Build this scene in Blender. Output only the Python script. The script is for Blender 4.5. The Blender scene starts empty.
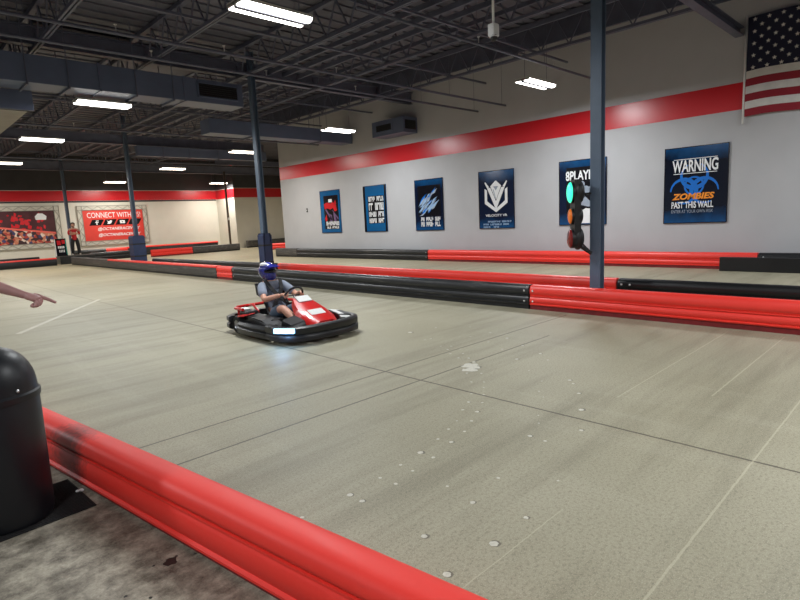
import bpy, bmesh, math, random
from mathutils import Vector, Matrix
random.seed(7)
PI = math.pi
S = bpy.context.scene
COL = S.collection
V = Vector

# ------------------------------------------------------------------ materials
def srgb(r, g, b):
    f = lambda c: (c/255/12.92) if c/255 <= 0.04045 else ((c/255+0.055)/1.055)**2.4
    return (f(r), f(g), f(b), 1)
MATS = {}
def mat(name, rgb, rough=0.5, metal=0.0, emit=None, estr=0, var=0.0, vscale=8.0, bump=0.0, bscale=60.0, coat=0.0):
    if name in MATS: return MATS[name]
    m = bpy.data.materials.new(name); m.use_nodes = True
    nt = m.node_tree; b = nt.nodes['Principled BSDF']
    c = srgb(*rgb)
    b.inputs['Base Color'].default_value = c
    b.inputs['Roughness'].default_value = rough
    b.inputs['Metallic'].default_value = metal
    if coat: b.inputs['Coat Weight'].default_value = coat; b.inputs['Coat Roughness'].default_value = 0.08
    if emit:
        b.inputs['Emission Color'].default_value = srgb(*emit); b.inputs['Emission Strength'].default_value = estr
    if var or bump:
        tc = nt.nodes.new('ShaderNodeTexCoord'); n = nt.nodes.new('ShaderNodeTexNoise')
        n.inputs['Scale'].default_value = vscale; n.inputs['Detail'].default_value = 4
        nt.links.new(tc.outputs['Object'], n.inputs['Vector'])
        if var:
            r = nt.nodes.new('ShaderNodeValToRGB')
            d = [max(0, x*(1-var)) for x in c[:3]]; l = [min(1, x*(1+var)) for x in c[:3]]
            r.color_ramp.elements[0].color = (*d, 1); r.color_ramp.elements[1].color = (*l, 1)
            r.color_ramp.elements[0].position = 0.3; r.color_ramp.elements[1].position = 0.7
            nt.links.new(n.outputs['Fac'], r.inputs['Fac']); nt.links.new(r.outputs['Color'], b.inputs['Base Color'])
        if bump:
            n2 = nt.nodes.new('ShaderNodeTexNoise'); n2.inputs['Scale'].default_value = bscale
            nt.links.new(tc.outputs['Object'], n2.inputs['Vector'])
            bp = nt.nodes.new('ShaderNodeBump'); bp.inputs['Strength'].default_value = bump; bp.inputs['Distance'].default_value = 0.01
            nt.links.new(n2.outputs['Fac'], bp.inputs['Height']); nt.links.new(bp.outputs['Normal'], b.inputs['Normal'])
    MATS[name] = m
    return m

class NB:                                  # tiny node helper
    def __init__(s, m):
        s.m = m; s.t = m.node_tree; s.b = s.t.nodes['Principled BSDF']
    def n(s, typ, **kw):
        x = s.t.nodes.new(typ)
        for k, v in kw.items(): setattr(x, k, v)
        return x
    def l(s, a, b): s.t.links.new(a, b)
    def math(s, op, a, b=None, c=None):
        x = s.n('ShaderNodeMath', operation=op)
        for i, v in enumerate((a, b, c)):
            if v is None: continue
            if isinstance(v, (int, float)): x.inputs[i].default_value = v
            else: s.l(v, x.inputs[i])
        return x.outputs[0]
    def mix(s, fac, a, b):
        x = s.n('ShaderNodeMix', data_type='RGBA')
        if isinstance(fac, (int, float)): x.inputs[0].default_value = fac
        else: s.l(fac, x.inputs[0])
        for i, v in ((6, a), (7, b)):
            if isinstance(v, tuple): x.inputs[i].default_value = v
            else: s.l(v, x.inputs[i])
        return x.outputs[2]
    def noise(s, vec, scale, detail=4, rough=0.55):
        x = s.n('ShaderNodeTexNoise'); x.inputs['Scale'].default_value = scale
        x.inputs['Detail'].default_value = detail; x.inputs['Roughness'].default_value = rough
        s.l(vec, x.inputs['Vector']); return x.outputs['Fac']
    def ramp(s, fac, a, b, ca=(0,0,0,1), cb=(1,1,1,1)):
        x = s.n('ShaderNodeValToRGB'); x.color_ramp.elements[0].position = a; x.color_ramp.elements[1].position = b
        x.color_ramp.elements[0].color = ca; x.color_ramp.elements[1].color = cb
        s.l(fac, x.inputs['Fac']); return x.outputs['Color']

def floor_material():
    m = mat('floor_concrete', (165, 160, 145), 0.45); k = NB(m)
    geo = k.n('ShaderNodeNewGeometry'); pos = geo.outputs['Position']
    sep = k.n('ShaderNodeSeparateXYZ'); k.l(pos, sep.inputs[0]); X, Y = sep.outputs[0], sep.outputs[1]
    big = k.noise(pos, 0.45, 5)
    mp = k.n('ShaderNodeMapping'); mp.inputs['Scale'].default_value = (0.28, 2.6, 1); k.l(pos, mp.inputs[0])
    streak = k.noise(mp.outputs[0], 1.0, 5, 0.6)
    mp2 = k.n('ShaderNodeMapping'); mp2.inputs['Scale'].default_value = (2.5, 0.25, 1); mp2.inputs['Rotation'].default_value = (0,0,0.5); k.l(pos, mp2.inputs[0])
    streak2 = k.noise(mp2.outputs[0], 1.2, 5, 0.6)
    grain = k.noise(pos, 55, 2, 0.7)
    grain2 = k.noise(pos, 170, 2, 0.8)
    c = k.mix(k.ramp(big, 0.3, 0.7), srgb(146, 140, 116), srgb(166, 160, 138))
    c = k.mix(k.math('MULTIPLY', k.ramp(streak, 0.47, 0.7), 0.6), c, srgb(104, 98, 78))
    c = k.mix(k.math('MULTIPLY', k.ramp(streak2, 0.55, 0.75), 0.3), c, srgb(182, 176, 156))
    c = k.mix(k.math('MULTIPLY', k.ramp(grain, 0.47, 0.68), 0.5), c, srgb(98, 92, 74))
    c = k.mix(k.math('MULTIPLY', k.ramp(grain2, 0.52, 0.68), 0.6), c, srgb(204, 198, 176))
    # saw-cut joints (dark) and older pale filled cuts
    wob = k.math('MULTIPLY', k.math('SUBTRACT', k.noise(pos, 14, 3), 0.5), 0.012)
    def line(axis, at, w, lo=None, hi=None, other=None):
        d = k.math('ABSOLUTE', k.math('SUBTRACT', k.math('ADD', axis, wob), at))
        f = k.math('LESS_THAN', d, w)
        if lo is not None:
            f = k.math('MULTIPLY', f, k.math('GREATER_THAN', other, lo))
        if hi is not None:
            f = k.math('MULTIPLY', f, k.math('LESS_THAN', other, hi))
        return f
    dark = line(X, 3.76, 0.011)
    for y, lo, hi in ((4.17, None, 7.6), (3.65, None, 6.2), (14.6, 1, 7.6), (9.4, 5.2, 7.7)):
        dark = k.math('MAXIMUM', dark, line(Y, y, 0.010, lo, hi, X))
    c = k.mix(k.math('MULTIPLY', dark, 0.78), c, srgb(58, 50, 38))
    pale = line(Y, 1.4, 0.003, 1.5, 2.5, X)
    for y, lo, hi in ((0.8, 1.4, 6.5), (1.95, 4.4, 7.6), (1.36, 4.9, 7.6)):
        pale = k.math('MAXIMUM', pale, line(Y, y, 0.006, lo, hi, X))
    c = k.mix(k.math('MULTIPLY', pale, 0.38), c, srgb(205, 198, 172))
    # warm tan mixed in towards the far end of the track
    far = k.n('ShaderNodeMapRange'); k.l(Y, far.inputs[0]); far.inputs[1].default_value = 9; far.inputs[2].default_value = 26
    c = k.mix(k.math('MULTIPLY', far.outputs[0], 0.4), c, srgb(190, 172, 134))
    # unpainted walkway on the spectators' side of the near barrier: dirty raw slab
    side = k.math('SUBTRACT', X, k.math('ADD', k.math('MULTIPLY', Y, -0.12), 1.42))
    isw = k.math('LESS_THAN', side, 0.0)
    w = k.mix(k.ramp(k.noise(pos, 6.5, 10, 0.78), 0.36, 0.62), srgb(72, 64, 54), srgb(186, 178, 160))
    w = k.mix(k.math('MULTIPLY', k.ramp(k.noise(pos, 2.6, 8, 0.75), 0.44, 0.6), 0.6), w, srgb(76, 68, 56))
    w = k.mix(k.math('MULTIPLY', k.ramp(grain2, 0.55, 0.75), 0.3), w, srgb(190, 184, 170))
    c = k.mix(isw, c, w)
    k.l(c, k.b.inputs['Base Color'])
    rr = k.math('ADD', k.math('MULTIPLY', big, 0.25), 0.45); k.l(rr, k.b.inputs['Roughness'])
    bp = k.n('ShaderNodeBump'); bp.inputs['Strength'].default_value = 0.15; bp.inputs['Distance'].default_value = 0.004
    k.l(grain2, bp.inputs['Height']); k.l(bp.outputs[0], k.b.inputs['Normal'])
    return m

def barrier_material(name, rgb, rough, scuff, sc=(40, 30, 30), amount=0.5, spot=None):
    m = mat(name, rgb, rough); k = NB(m)
    geo = k.n('ShaderNodeNewGeometry'); pos = geo.outputs['Position']
    mp = k.n('ShaderNodeMapping'); mp.inputs['Scale'].default_value = (2.0, 0.6, 9); k.l(pos, mp.inputs[0])
    n1 = k.noise(mp.outputs[0], 2.2, 6, 0.65)
    c = k.mix(k.math('MULTIPLY', k.ramp(n1, scuff, scuff+0.13), amount), srgb(*rgb), srgb(*sc))
    n2 = k.noise(pos, 30, 4, 0.6)
    c = k.mix(k.math('MULTIPLY', k.ramp(n2, 0.55, 0.8), 0.25), c, srgb(*[min(255, int(v*1.15)+14) for v in rgb]))
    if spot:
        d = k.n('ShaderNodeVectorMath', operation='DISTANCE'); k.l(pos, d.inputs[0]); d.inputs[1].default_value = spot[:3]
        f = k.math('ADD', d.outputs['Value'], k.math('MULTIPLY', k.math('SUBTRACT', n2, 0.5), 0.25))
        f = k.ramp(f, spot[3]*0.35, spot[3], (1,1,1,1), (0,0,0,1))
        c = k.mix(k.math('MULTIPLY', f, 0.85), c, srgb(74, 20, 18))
    k.l(c, k.b.inputs['Base Color'])
    k.l(k.math('ADD', k.math('MULTIPLY', n1, 0.3), rough-0.13), k.b.inputs['Roughness'])
    return m

def print_gradient(name, mid, edge, band=(0.25, 0.75), rough=0.12):
    """glossy printed panel: dark middle, brighter blue towards one pair of edges (the print's own pattern)"""
    m = mat(name, mid, rough); k = NB(m)
    tc = k.n('ShaderNodeTexCoord'); sep = k.n('ShaderNodeSeparateXYZ'); k.l(tc.outputs['Generated'], sep.inputs[0])
    d = k.math('ABSOLUTE', k.math('SUBTRACT', sep.outputs[1], 0.5))
    d = k.math('ADD', d, k.math('MULTIPLY', k.math('SUBTRACT', k.noise(tc.outputs['Generated'], 3, 4), 0.5), 0.3))
    k.l(k.mix(k.ramp(d, band[0], band[1]), srgb(*mid), srgb(*edge)), k.b.inputs['Base Color'])
    return m

M_floor = floor_material()
M_wall = mat('wall_paint', (183, 183, 186), 0.6, var=0.03, vscale=1.5)
M_wallwarm = mat('far_wall_paint', (212, 208, 196), 0.6, var=0.03, vscale=1.5)
M_dark_wall = mat('charcoal_wall_paint', (58, 58, 62), 0.7, var=0.1, vscale=2)
M_stripe = mat('glossy_red_stripe', (200, 26, 36), 0.3)
M_deck = mat('dark_roof_deck', (98, 98, 110), 0.65, var=0.2, vscale=1.0)
M_steel = mat('painted_dark_steel', (92, 95, 112), 0.5, var=0.12, vscale=3)
M_duct = mat('painted_duct', (92, 102, 126), 0.45, var=0.08, vscale=2)
M_pale_duct = mat('galvanised_duct', (128, 126, 122), 0.5, metal=0.2, var=0.1, vscale=3)
M_black = mat('black_iron', (24, 24, 27), 0.5)
M_col = mat('blue_grey_column_paint', (92, 108, 128), 0.35, var=0.08, vscale=4)
M_pole = mat('brown_grey_pole', (96, 84, 76), 0.5)
M_pad = mat('navy_column_pad', (40, 54, 88), 0.6, var=0.15, vscale=6)
M_red = barrier_material('red_polyethylene', (242, 60, 50), 0.38, 0.6, (120, 30, 30), 0.5)
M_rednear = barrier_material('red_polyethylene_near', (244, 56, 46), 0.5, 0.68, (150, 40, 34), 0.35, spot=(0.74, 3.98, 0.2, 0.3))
M_redstrip = mat('dark_red_base_strip', (116, 26, 30), 0.5, var=0.25, vscale=9)
M_blk = barrier_material('black_polyethylene', (34, 35, 38), 0.34, 0.55, (104, 100, 96), 0.45)
M_blk2 = barrier_material('clean_black_polyethylene', (20, 21, 24), 0.36, 0.7, (70, 70, 70), 0.3)
M_gry = barrier_material('scuffed_grey_black_panel', (66, 64, 62), 0.5, 0.5, (118, 112, 104), 0.5)
M_blkstrip = mat('black_base_strip', (16, 16, 18), 0.55)
M_bolt = mat('bright_bolt', (220, 220, 220), 0.3, metal=0.8)
M_house = mat('white_fixture_housing', (210, 210, 205), 0.4)
M_tube = mat('lit_lamp_lens', (255, 255, 250), 0.3, emit=(255, 252, 246), estr=8)
M_tubewarm = mat('lit_warm_lamp_lens', (255, 250, 240), 0.3, emit=(255, 242, 222), estr=8)
M_white = mat('white_plastic', (232, 234, 234), 0.35)
M_ink = mat('white_print', (235, 236, 238), 0.2)
M_inkblue = mat('bright_blue_print', (28, 112, 205), 0.2)
M_inkorange = mat('orange_print', (246, 150, 52), 0.2)
M_inkgrey = mat('steel_grey_print', (150, 160, 175), 0.2)
M_inklb = mat('light_blue_print', (150, 180, 212), 0.2)
M_inkred = mat('red_print', (206, 36, 44), 0.2)
M_inkpink = mat('pale_red_print', (232, 104, 92), 0.25)
M_inkblack = mat('near_black_print', (14, 14, 22), 0.15)
M_inkpurple = mat('purple_grey_print', (116, 92, 128), 0.2)
M_inkteal = mat('teal_print', (46, 150, 140), 0.2)
M_rub = mat('black_rubber', (20, 20, 21), 0.75, bump=0.3, bscale=80)
M_bin = mat('black_bin_plastic', (20, 22, 28), 0.42, var=0.12, vscale=5)
M_skin = mat('skin', (205, 152, 128), 0.5, var=0.05, vscale=20)
M_skin2 = mat('skin_cool', (186, 138, 134), 0.5, var=0.06, vscale=30)
M_hair = mat('dark_hair', (26, 20, 18), 0.6)

# ------------------------------------------------------------------ builders
def tag(o, label=None, cat=None, group=None, kind=None):
    if label: o['label'] = label
    if cat: o['category'] = cat
    if group: o['group'] = group
    if kind: o['kind'] = kind
    return o
def empty(name, loc=(0,0,0), rot=None, label=None, cat=None, group=None, kind=None):
    o = bpy.data.objects.new(name, None); COL.objects.link(o); o.empty_display_size = 0.1
    o.location = loc
    if rot is not None:
        if isinstance(rot, Matrix): o.matrix_world = Matrix.Translation(V(loc)) @ rot.to_4x4()
        else: o.rotation_euler = (0, 0, rot)
    return tag(o, label, cat, group, kind)
def link(name, bm, m, parent=None, smooth=False, kind=None, label=None):
    me = bpy.data.meshes.new(name); bm.normal_update()
    bm.to_mesh(me); bm.free()
    for x in (m if isinstance(m, (list, tuple)) else [m]): me.materials.append(x)
    if smooth:
        for p in me.polygons: p.use_smooth = True
    o = bpy.data.objects.new(name, me); COL.objects.link(o)
    if parent is not None: o.parent = parent
    if kind: o['kind'] = kind
    if label: o['label'] = label
    return o
def smooth_by_angle(o, deg=35):
    me = o.data
    for p in me.polygons: p.use_smooth = True
    bm = bmesh.new(); bm.from_mesh(me)
    for e in bm.edges:
        if len(e.link_faces) == 2 and e.calc_face_angle(0) > math.radians(deg): e.smooth = False
    bm.to_mesh(me); bm.free(); return o
def nb(): return bmesh.new()
def box(bm, lo, hi, mi=0, bev=0.0, rot=None, piv=None):
    lo, hi = V(lo), V(hi); c = (lo+hi)/2; s = hi-lo
    r = bmesh.ops.create_cube(bm, size=1)
    vs = r['verts']
    bmesh.ops.scale(bm, verts=vs, vec=s)
    if bev:
        es = {e for v in vs for e in v.link_edges}
        r2 = bmesh.ops.bevel(bm, geom=list(es), offset=bev, segments=2, affect='EDGES', profile=0.5)
        vs = list({v for f in r2['faces'] for v in f.verts} | {v for v in vs if v.is_valid})
        fs = {f for v in vs for f in v.link_faces}; vs = list({v for f in fs for v in f.verts})
    if rot is not None: bmesh.ops.rotate(bm, verts=vs, cent=(0,0,0), matrix=rot)
    bmesh.ops.translate(bm, verts=vs, vec=c)
    for f in {f for v in vs for f in v.link_faces}: f.material_index = mi
    return vs
def frame_from(d):
    d = d.normalized(); a = V((0,0,1)) if abs(d.z) < 0.95 else V((1,0,0))
    x = a.cross(d).normalized(); return x, d.cross(x)
def tube(bm, pts, r, n=8, cap=True, mi=0):
    pts = [V(p) for p in pts]; rr = r if isinstance(r, (list, tuple)) else [r]*len(pts)
    rings = []; px = None
    for i, p in enumerate(pts):
        d = (pts[min(i+1, len(pts)-1)]-pts[max(i-1, 0)])
        x, y = frame_from(d)
        if px is not None:
            x = (px - d.normalized()*px.dot(d.normalized())).normalized(); y = d.normalized().cross(x)
        px = x
        rings.append([bm.verts.new(p + (x*math.cos(2*PI*k/n)+y*math.sin(2*PI*k/n))*rr[i]) for k in range(n)])
    for a, b in zip(rings, rings[1:]):
        for k in range(n):
            bm.faces.new((a[k], a[(k+1)%n], b[(k+1)%n], b[k])).material_index = mi
    if cap:
        bm.faces.new(rings[0][::-1]).material_index = mi; bm.faces.new(rings[-1]).material_index = mi
def bar(bm, a, b, w, h=None, up=(0,0,1)):
    a, b = V(a), V(b); h = h or w; d = (b-a).normalized(); u = V(up)
    x = d.cross(u)
    if x.length < 1e-4: x = d.cross(V((1,0,0)))
    x.normalize(); y = x.cross(d)
    q = [(-1,-1),(1,-1),(1,1),(-1,1)]
    A = [bm.verts.new(a + x*i*w/2 + y*j*h/2) for i, j in q]; B = [bm.verts.new(b + x*i*w/2 + y*j*h/2) for i, j in q]
    for k in range(4): bm.faces.new((A[k], A[(k+1)%4], B[(k+1)%4], B[k]))
    bm.faces.new(A[::-1]); bm.faces.new(B)
def extrude(bm, prof, f0, f1, mi=0):
    """closed profile [(u,v)] placed by functions f0/f1 -> world points at both ends"""
    A = [bm.verts.new(f0(u, v)) for u, v in prof]; B = [bm.verts.new(f1(u, v)) for u, v in prof]
    n = len(prof)
    for k in range(n): bm.faces.new((A[k], A[(k+1)%n], B[(k+1)%n], B[k])).material_index = mi
    bm.faces.new(A[::-1]).material_index = mi; bm.faces.new(B).material_index = mi
    bmesh.ops.recalc_face_normals(bm, faces=bm.faces)
def lathe(bm, prof, n=32, c=(0,0,0)):
    c = V(c); rings = []
    for r, z in prof:
        if r < 1e-5: rings.append([bm.verts.new(c+V((0,0,z)))])
        else: rings.append([bm.verts.new(c+V((r*math.cos(2*PI*k/n), r*math.sin(2*PI*k/n), z))) for k in range(n)])
    for a, b in zip(rings, rings[1:]):
        for k in range(n):
            p = [a[k%len(a)], a[(k+1)%len(a)], b[(k+1)%len(b)], b[k%len(b)]]
            u = []
            for q in p:
                if q not in u: u.append(q)
            if len(u) > 2: bm.faces.new(u)
    bmesh.ops.recalc_face_normals(bm, faces=bm.faces)
def poly(bm, pts, z=0.0, th=0.002, mi=0):
    """flat printed shape in local xy with a real small thickness"""
    extrude(bm, pts, lambda u, v: V((u, v, z)), lambda u, v: V((u, v, z+th)), mi)
def rect(x0, y0, x1, y1): return [(x0,y0),(x1,y0),(x1,y1),(x0,y1)]
def skin_mesh(chains, sub=2):
    """chains: lists of (point, radius); equal points join. Returns a temporary mesh."""
    me = bpy.data.meshes.new('s'); idx = {}; vs = []; rs = []; es = set()
    for ch in chains:
        prev = None
        for p, r in ch:
            kk = tuple(round(c, 4) for c in p)
            if kk not in idx: idx[kk] = len(vs); vs.append(p); rs.append(r)
            i = idx[kk]
            if prev is not None and prev != i: es.add((prev, i))
            prev = i
    me.from_pydata(vs, list(es), []); o = bpy.data.objects.new('s', me); COL.objects.link(o)
    sm = o.modifiers.new('k', 'SKIN'); sm.use_smooth_shade = True; sm.branch_smoothing = 0.6
    for i, r in enumerate(rs):
        rr = r if isinstance(r, tuple) else (r, r)
        me.skin_vertices[0].data[i].radius = rr
    me.skin_vertices[0].data[0].use_root = True
    ss = o.modifiers.new('b', 'SUBSURF'); ss.levels = sub; ss.render_levels = sub
    dg = bpy.context.evaluated_depsgraph_get()
    out = bpy.data.meshes.new_from_object(o.evaluated_get(dg))
    bpy.data.objects.remove(o); bpy.data.meshes.remove(me)
    return out
def skinned(name, graphs, m, parent=None, sub=2, extra=None):
    bm = nb()
    for g in graphs:
        t = skin_mesh(g, sub); bm.from_mesh(t); bpy.data.meshes.remove(t)
    if extra: extra(bm)
    bmesh.ops.recalc_face_normals(bm, faces=bm.faces)
    return link(name, bm, m, parent, smooth=True)
def ball(bm, c, r, sx=1, sy=1, sz=1, seg=12, mi=0):
    res = bmesh.ops.create_uvsphere(bm, u_segments=seg, v_segments=max(6, seg//2+2), radius=r)
    bmesh.ops.scale(bm, verts=res['verts'], vec=(sx, sy, sz)); bmesh.ops.translate(bm, verts=res['verts'], vec=V(c))
    for f in {f for v in res['verts'] for f in v.link_faces}: f.material_index = mi
    return res['verts']
def lettering(name, text, m, parent, x0, y0, x1, y1, z=0.006, shear=0.0, th=0.0015, bold=0.0):
    """text fitted into the local rectangle"""
    cu = bpy.data.curves.new('t', 'FONT'); cu.body = text; cu.size = 1; cu.shear = shear; cu.offset = bold
    cu.extrude = 0.01; cu.resolution_u = 3
    o = bpy.data.objects.new('t', cu); COL.objects.link(o)
    dg = bpy.context.evaluated_depsgraph_get()
    me = bpy.data.meshes.new_from_object(o.evaluated_get(dg)); bpy.data.objects.remove(o); bpy.data.curves.remove(cu)
    xs = [v.co.x for v in me.vertices]; ys = [v.co.y for v in me.vertices]
    a, b, c, d = min(xs), max(xs), min(ys), max(ys)
    for v in me.vertices:
        v.co = V((x0+(v.co.x-a)/(b-a)*(x1-x0), y0+(v.co.y-c)/(d-c)*(y1-y0), z+(0.0 if v.co.z < 0 else th)))
    me.materials.clear(); me.materials.append(m)
    q = bpy.data.objects.new(name, me); COL.objects.link(q); q.parent = parent
    return q
def pseudo_line(bm, x0, y0, x1, y1, n, rnd, z=0.006, gaps=()):
    """illegible small print: a row of upright letter-like strokes"""
    w = (x1-x0)/n
    for i in range(n):
        if i in gaps: continue
        a = x0+i*w
        poly(bm, rect(a+w*.06, y0, a+w*.36, y1), z)
        t = rnd.choice((0.0, 0.4, 0.72)); h = (y1-y0)
        poly(bm, rect(a+w*.42, y0+h*t, a+w*.95, y0+h*(t+0.28)), z)
        if rnd.random() < 0.75: poly(bm, rect(a+w*.58, y0+h*rnd.choice((0, .3)), a+w*.95, y1), z)

# ------------------------------------------------------------------ room shell
XW, YC, YF = 15.3, 24.05, 40.0
ZD = 6.55
SPOTS = [(4.42,3.51,0.105),(5.81,5.83,0.032),(5.33,5.34,0.058),(5.79,5.26,0.03),(4.95,4.43,0.019),(4.87,4.25,0.027),(5.02,4.32,0.022),(4.73,4.09,0.024),(4.97,4.14,0.021),(4.64,3.89,0.026),(4.7,3.79,0.031),(4.82,3.97,0.023),(6.08,4.86,0.025),(5.58,4.46,0.023),(5.93,4.39,0.027),(5.46,4.08,0.025),(5.77,4.01,0.035),(5.53,3.62,0.033),(5.25,3.72,0.023),(4.97,3.33,0.035),(5.32,3.25,0.033),(5.13,3.04,0.024),(4.6,3.64,0.038),(4.3,3.31,0.023),(4.22,3.43,0.025),(4.01,3.21,0.019),(4.08,3.11,0.019),(3.94,3.01,0.016),(3.73,2.99,0.018),(3.78,2.89,0.02),(3.54,2.87,0.026),(3.6,2.77,0.021),(3.36,2.79,0.023),(3.4,2.67,0.031),(3.21,2.58,0.023),(3.14,2.67,0.016),(3.01,2.49,0.022),(2.97,2.61,0.021),(2.78,2.55,0.022),(2.8,2.44,0.029),(4.61,2.5,0.032),(4.53,2.42,0.025),(4.31,2.25,0.03),(3.95,2.04,0.041),(3.56,1.84,0.028),(3.24,2.07,0.03),(3.23,1.94,0.022),(3.63,2.24,0.012),(3.49,2.15,0.013),(4.15,2.55,0.015),(4.04,2.44,0.013),(4.43,2.69,0.014),(4.66,2.98,0.015),(5.1,4.84,0.023),(5.2,4.82,0.027),(2.1,2.43,0.02),(2.11,2.3,0.022),(2.31,2.46,0.021),(2.3,2.34,0.018),(1.84,2.41,0.031),(1.84,2.3,0.028),(2.29,2.04,0.017),(2.24,1.81,0.027),(2.57,1.87,0.022),(2.3,1.5,0.025),(1.82,1.79,0.03),(2.0,1.49,0.039),(1.67,1.51,0.034),(2.77,1.58,0.014),(2.53,2.49,0.039),(2.53,2.37,0.024),(1.51,2.42,0.022)]
M_spot = mat('pale_floor_patch', (202, 198, 184), 0.55, var=0.14, vscale=60)
M_ring = mat('dirt_round_patch', (112, 106, 92), 0.6)
M_oil = mat('dark_oil_stain', (38, 34, 30), 0.5, var=0.3, vscale=30)
bm = nb()
box(bm, (-9, -8, -0.2), (26, 42, 0), 0)
def blob(cx, cy, rx, ry, mi, z, n=14, wob=0.25):
    vs = []
    for k in range(n):
        q = 1+random.uniform(-wob, wob); vs.append(bm.verts.new((cx+rx*q*math.cos(2*PI*k/n), cy+ry*q*math.sin(2*PI*k/n), z)))
    bm.faces.new(vs).material_index = mi
for i, (x, y, r) in enumerate(SPOTS):
    r *= 0.56
    if r > 0.014: blob(x+0.3*r, y-0.2*r, r*1.25, r*1.25, 2, 0.0006, wob=0.12)
    if i == 0:
        for k in range(9): blob(x+random.uniform(-.12,.1), y+random.uniform(-.1,.12), 0.05, 0.05, 1, 0.0012+k*1e-5)
    else: blob(x, y, r, r, 1, 0.0012, wob=0.14)
blob(0.85, 2.577, 0.033, 0.03, 3, 0.001)
for k in range(6): blob(0.72+random.uniform(-.2,.25), 2.2+random.uniform(-.4,.5), 0.008, 0.008, 3, 0.001)
# long pale worn line at the left
for t0, t1 in ((0.0, 0.97),):
    a, b = V((1.62, 10.9, 0.001)), V((3.9, 14.6, 0.001)); d = (b-a).normalized(); nrm = V((-d.y, d.x, 0))
    f = bm.faces.new([bm.verts.new(a-nrm*.05), bm.verts.new(b-nrm*.04), bm.verts.new(b+nrm*.04), bm.verts.new(a+nrm*.05)]); f.material_index = 4
tag(link('floor', bm, [M_floor, M_spot, M_ring, M_oil, mat('worn_pale_streak', (186, 180, 160), .5, var=.15, vscale=3)]), kind='structure')

def slab(name, lo, hi, m):
    b = nb(); box(b, lo, hi); return tag(link(name, b, m), kind='structure')
slab('wall_right', (XW, -8, 0), (XW+0.25, YC, ZD), M_wall)
slab('wall_alcove', (XW+0.25, YC-0.25, 0), (24, YC, ZD), M_wallwarm)
slab('wall_back', (-9, YF, 0), (19.65, YF+0.25, 4.39), M_wallwarm)
slab('wall_back_upper', (-9, YF, 4.39), (19.65, YF+0.25, ZD), M_dark_wall)
slab('wall_return', (19.65, 37.2, 0), (19.9, YF+0.25, 4.39), M_wallwarm)
slab('wall_return_upper', (19.65, 37.2, 4.39), (19.9, YF+0.25, ZD), M_dark_wall)
slab('wall_far_right', (19.9, 37.2, 0), (24.25, 37.45, 4.39), M_wallwarm)
slab('wall_far_right_upper', (19.9, 37.2, 4.39), (24.25, 37.45, ZD), M_dark_wall)
slab('wall_alcove_end', (24, YC-.25, 0), (24.25, 37.2, ZD), M_wallwarm)
slab('wall_left', (-9.25, -8, 0), (-9, YF+0.25, ZD), M_wall)
slab('wall_front', (-9, -8.25, 0), (XW+.25, -8, ZD), M_wall)
# red stripes, each a thin glossy band on its wall
slab('trim_1', (XW-0.006, -8, 3.77), (XW, YC+0.0, 4.39), M_stripe)
slab('trim_2', (-9, YF-0.006, 3.73), (19.65, YF, 4.36), M_stripe)
slab('trim_3', (19.644, 37.2, 3.70), (19.65, YF-.006, 4.36), M_stripe)
slab('trim_4', (19.644, 37.194, 3.70), (24, 37.2, 4.36), M_stripe)
# slight dark ledge line below the far stripe
slab('trim_5', (-9, YF-0.03, 3.62), (19.6, YF-.006, 3.72), M_dark_wall)
# roof deck with ribs
bm = nb(); box(bm, (-9.25, -8.25, ZD+.04), (24.25, YF+.25, ZD+.2))
x = -9.2
y = -8.0
while y < 40:
    box(bm, (-9.2, y, ZD), (24.2, y+0.2, ZD+.05)); y += 0.45
tag(link('ceiling', bm, M_deck), kind='structure')

# joists (run away from us, parallel to the right wall)
def joist(Xj, y0, y1, zb=5.72, zt=6.5):
    r = tag(empty('roof_joist', (Xj, y0, 0)), kind='structure')
    b = nb()
    for s in (-1, 1): box(b, (s*.035-.022, 0, zb), (s*.035+.022, y1-y0, zb+.06))
    box(b, (-.06, 0, zb+.055), (.06, y1-y0, zb+.065)); link('bottom_chord', b, M_steel, r)
    b = nb(); box(b, (-.06, 0, zt-.05), (.06, y1-y0, zt+.04)); link('top_chord', b, M_steel, r)
    b = nb(); L = y1-y0; n = int(L/0.8)
    for i in range(n):
        a = i*L/n; c = (i+1)*L/n; m = (a+c)/2
        bar(b, (0, a, zt-.03), (0, m, zb+.04), .03); bar(b, (0, m, zb+.04), (0, c, zt-.03), .03)
    link('web', b, M_steel, r)
for Xj in (-1.7, 0.8, 3.32, 5.68, 8.2, 10.8, 13.4): joist(Xj, -6, 39.8)
# cross bridging (angle bars between the joists)
def crossbar(Y, z, x0, x1, w=.05, h=.05):
    b = nb(); box(b, (x0, Y-w/2, z), (x1, Y+w/2, z+h)); tag(link('joist_bridging', b, M_steel), kind='structure')
for Y in (8.3, 11.2, 16.8, 20.2, 23.4, 29.2, 33.0, 36.6): crossbar(Y, 5.8, -9, 15.2)
for Y in (9.6, 12.6, 18.4, 22.0, 27.4, 31.0): crossbar(Y, 6.3, -9, 15.2, .04, .04)
# deep closely set secondary members between two joists (dense lattice in the middle bay)
for Xs in (8.75, 9.25, 9.75, 10.25):
    b = nb(); box(b, (Xs-.03, 5.2, 6.0), (Xs+.03, 33, 6.12)); tag(link('secondary_beam', b, M_steel), kind='structure')
for Xs in (11.4, 12.1, 12.8):
    b = nb(); box(b, (Xs-.025, 1, 6.2), (Xs+.025, 23, 6.3)); tag(link('secondary_beam', b, M_steel), kind='structure')
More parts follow.
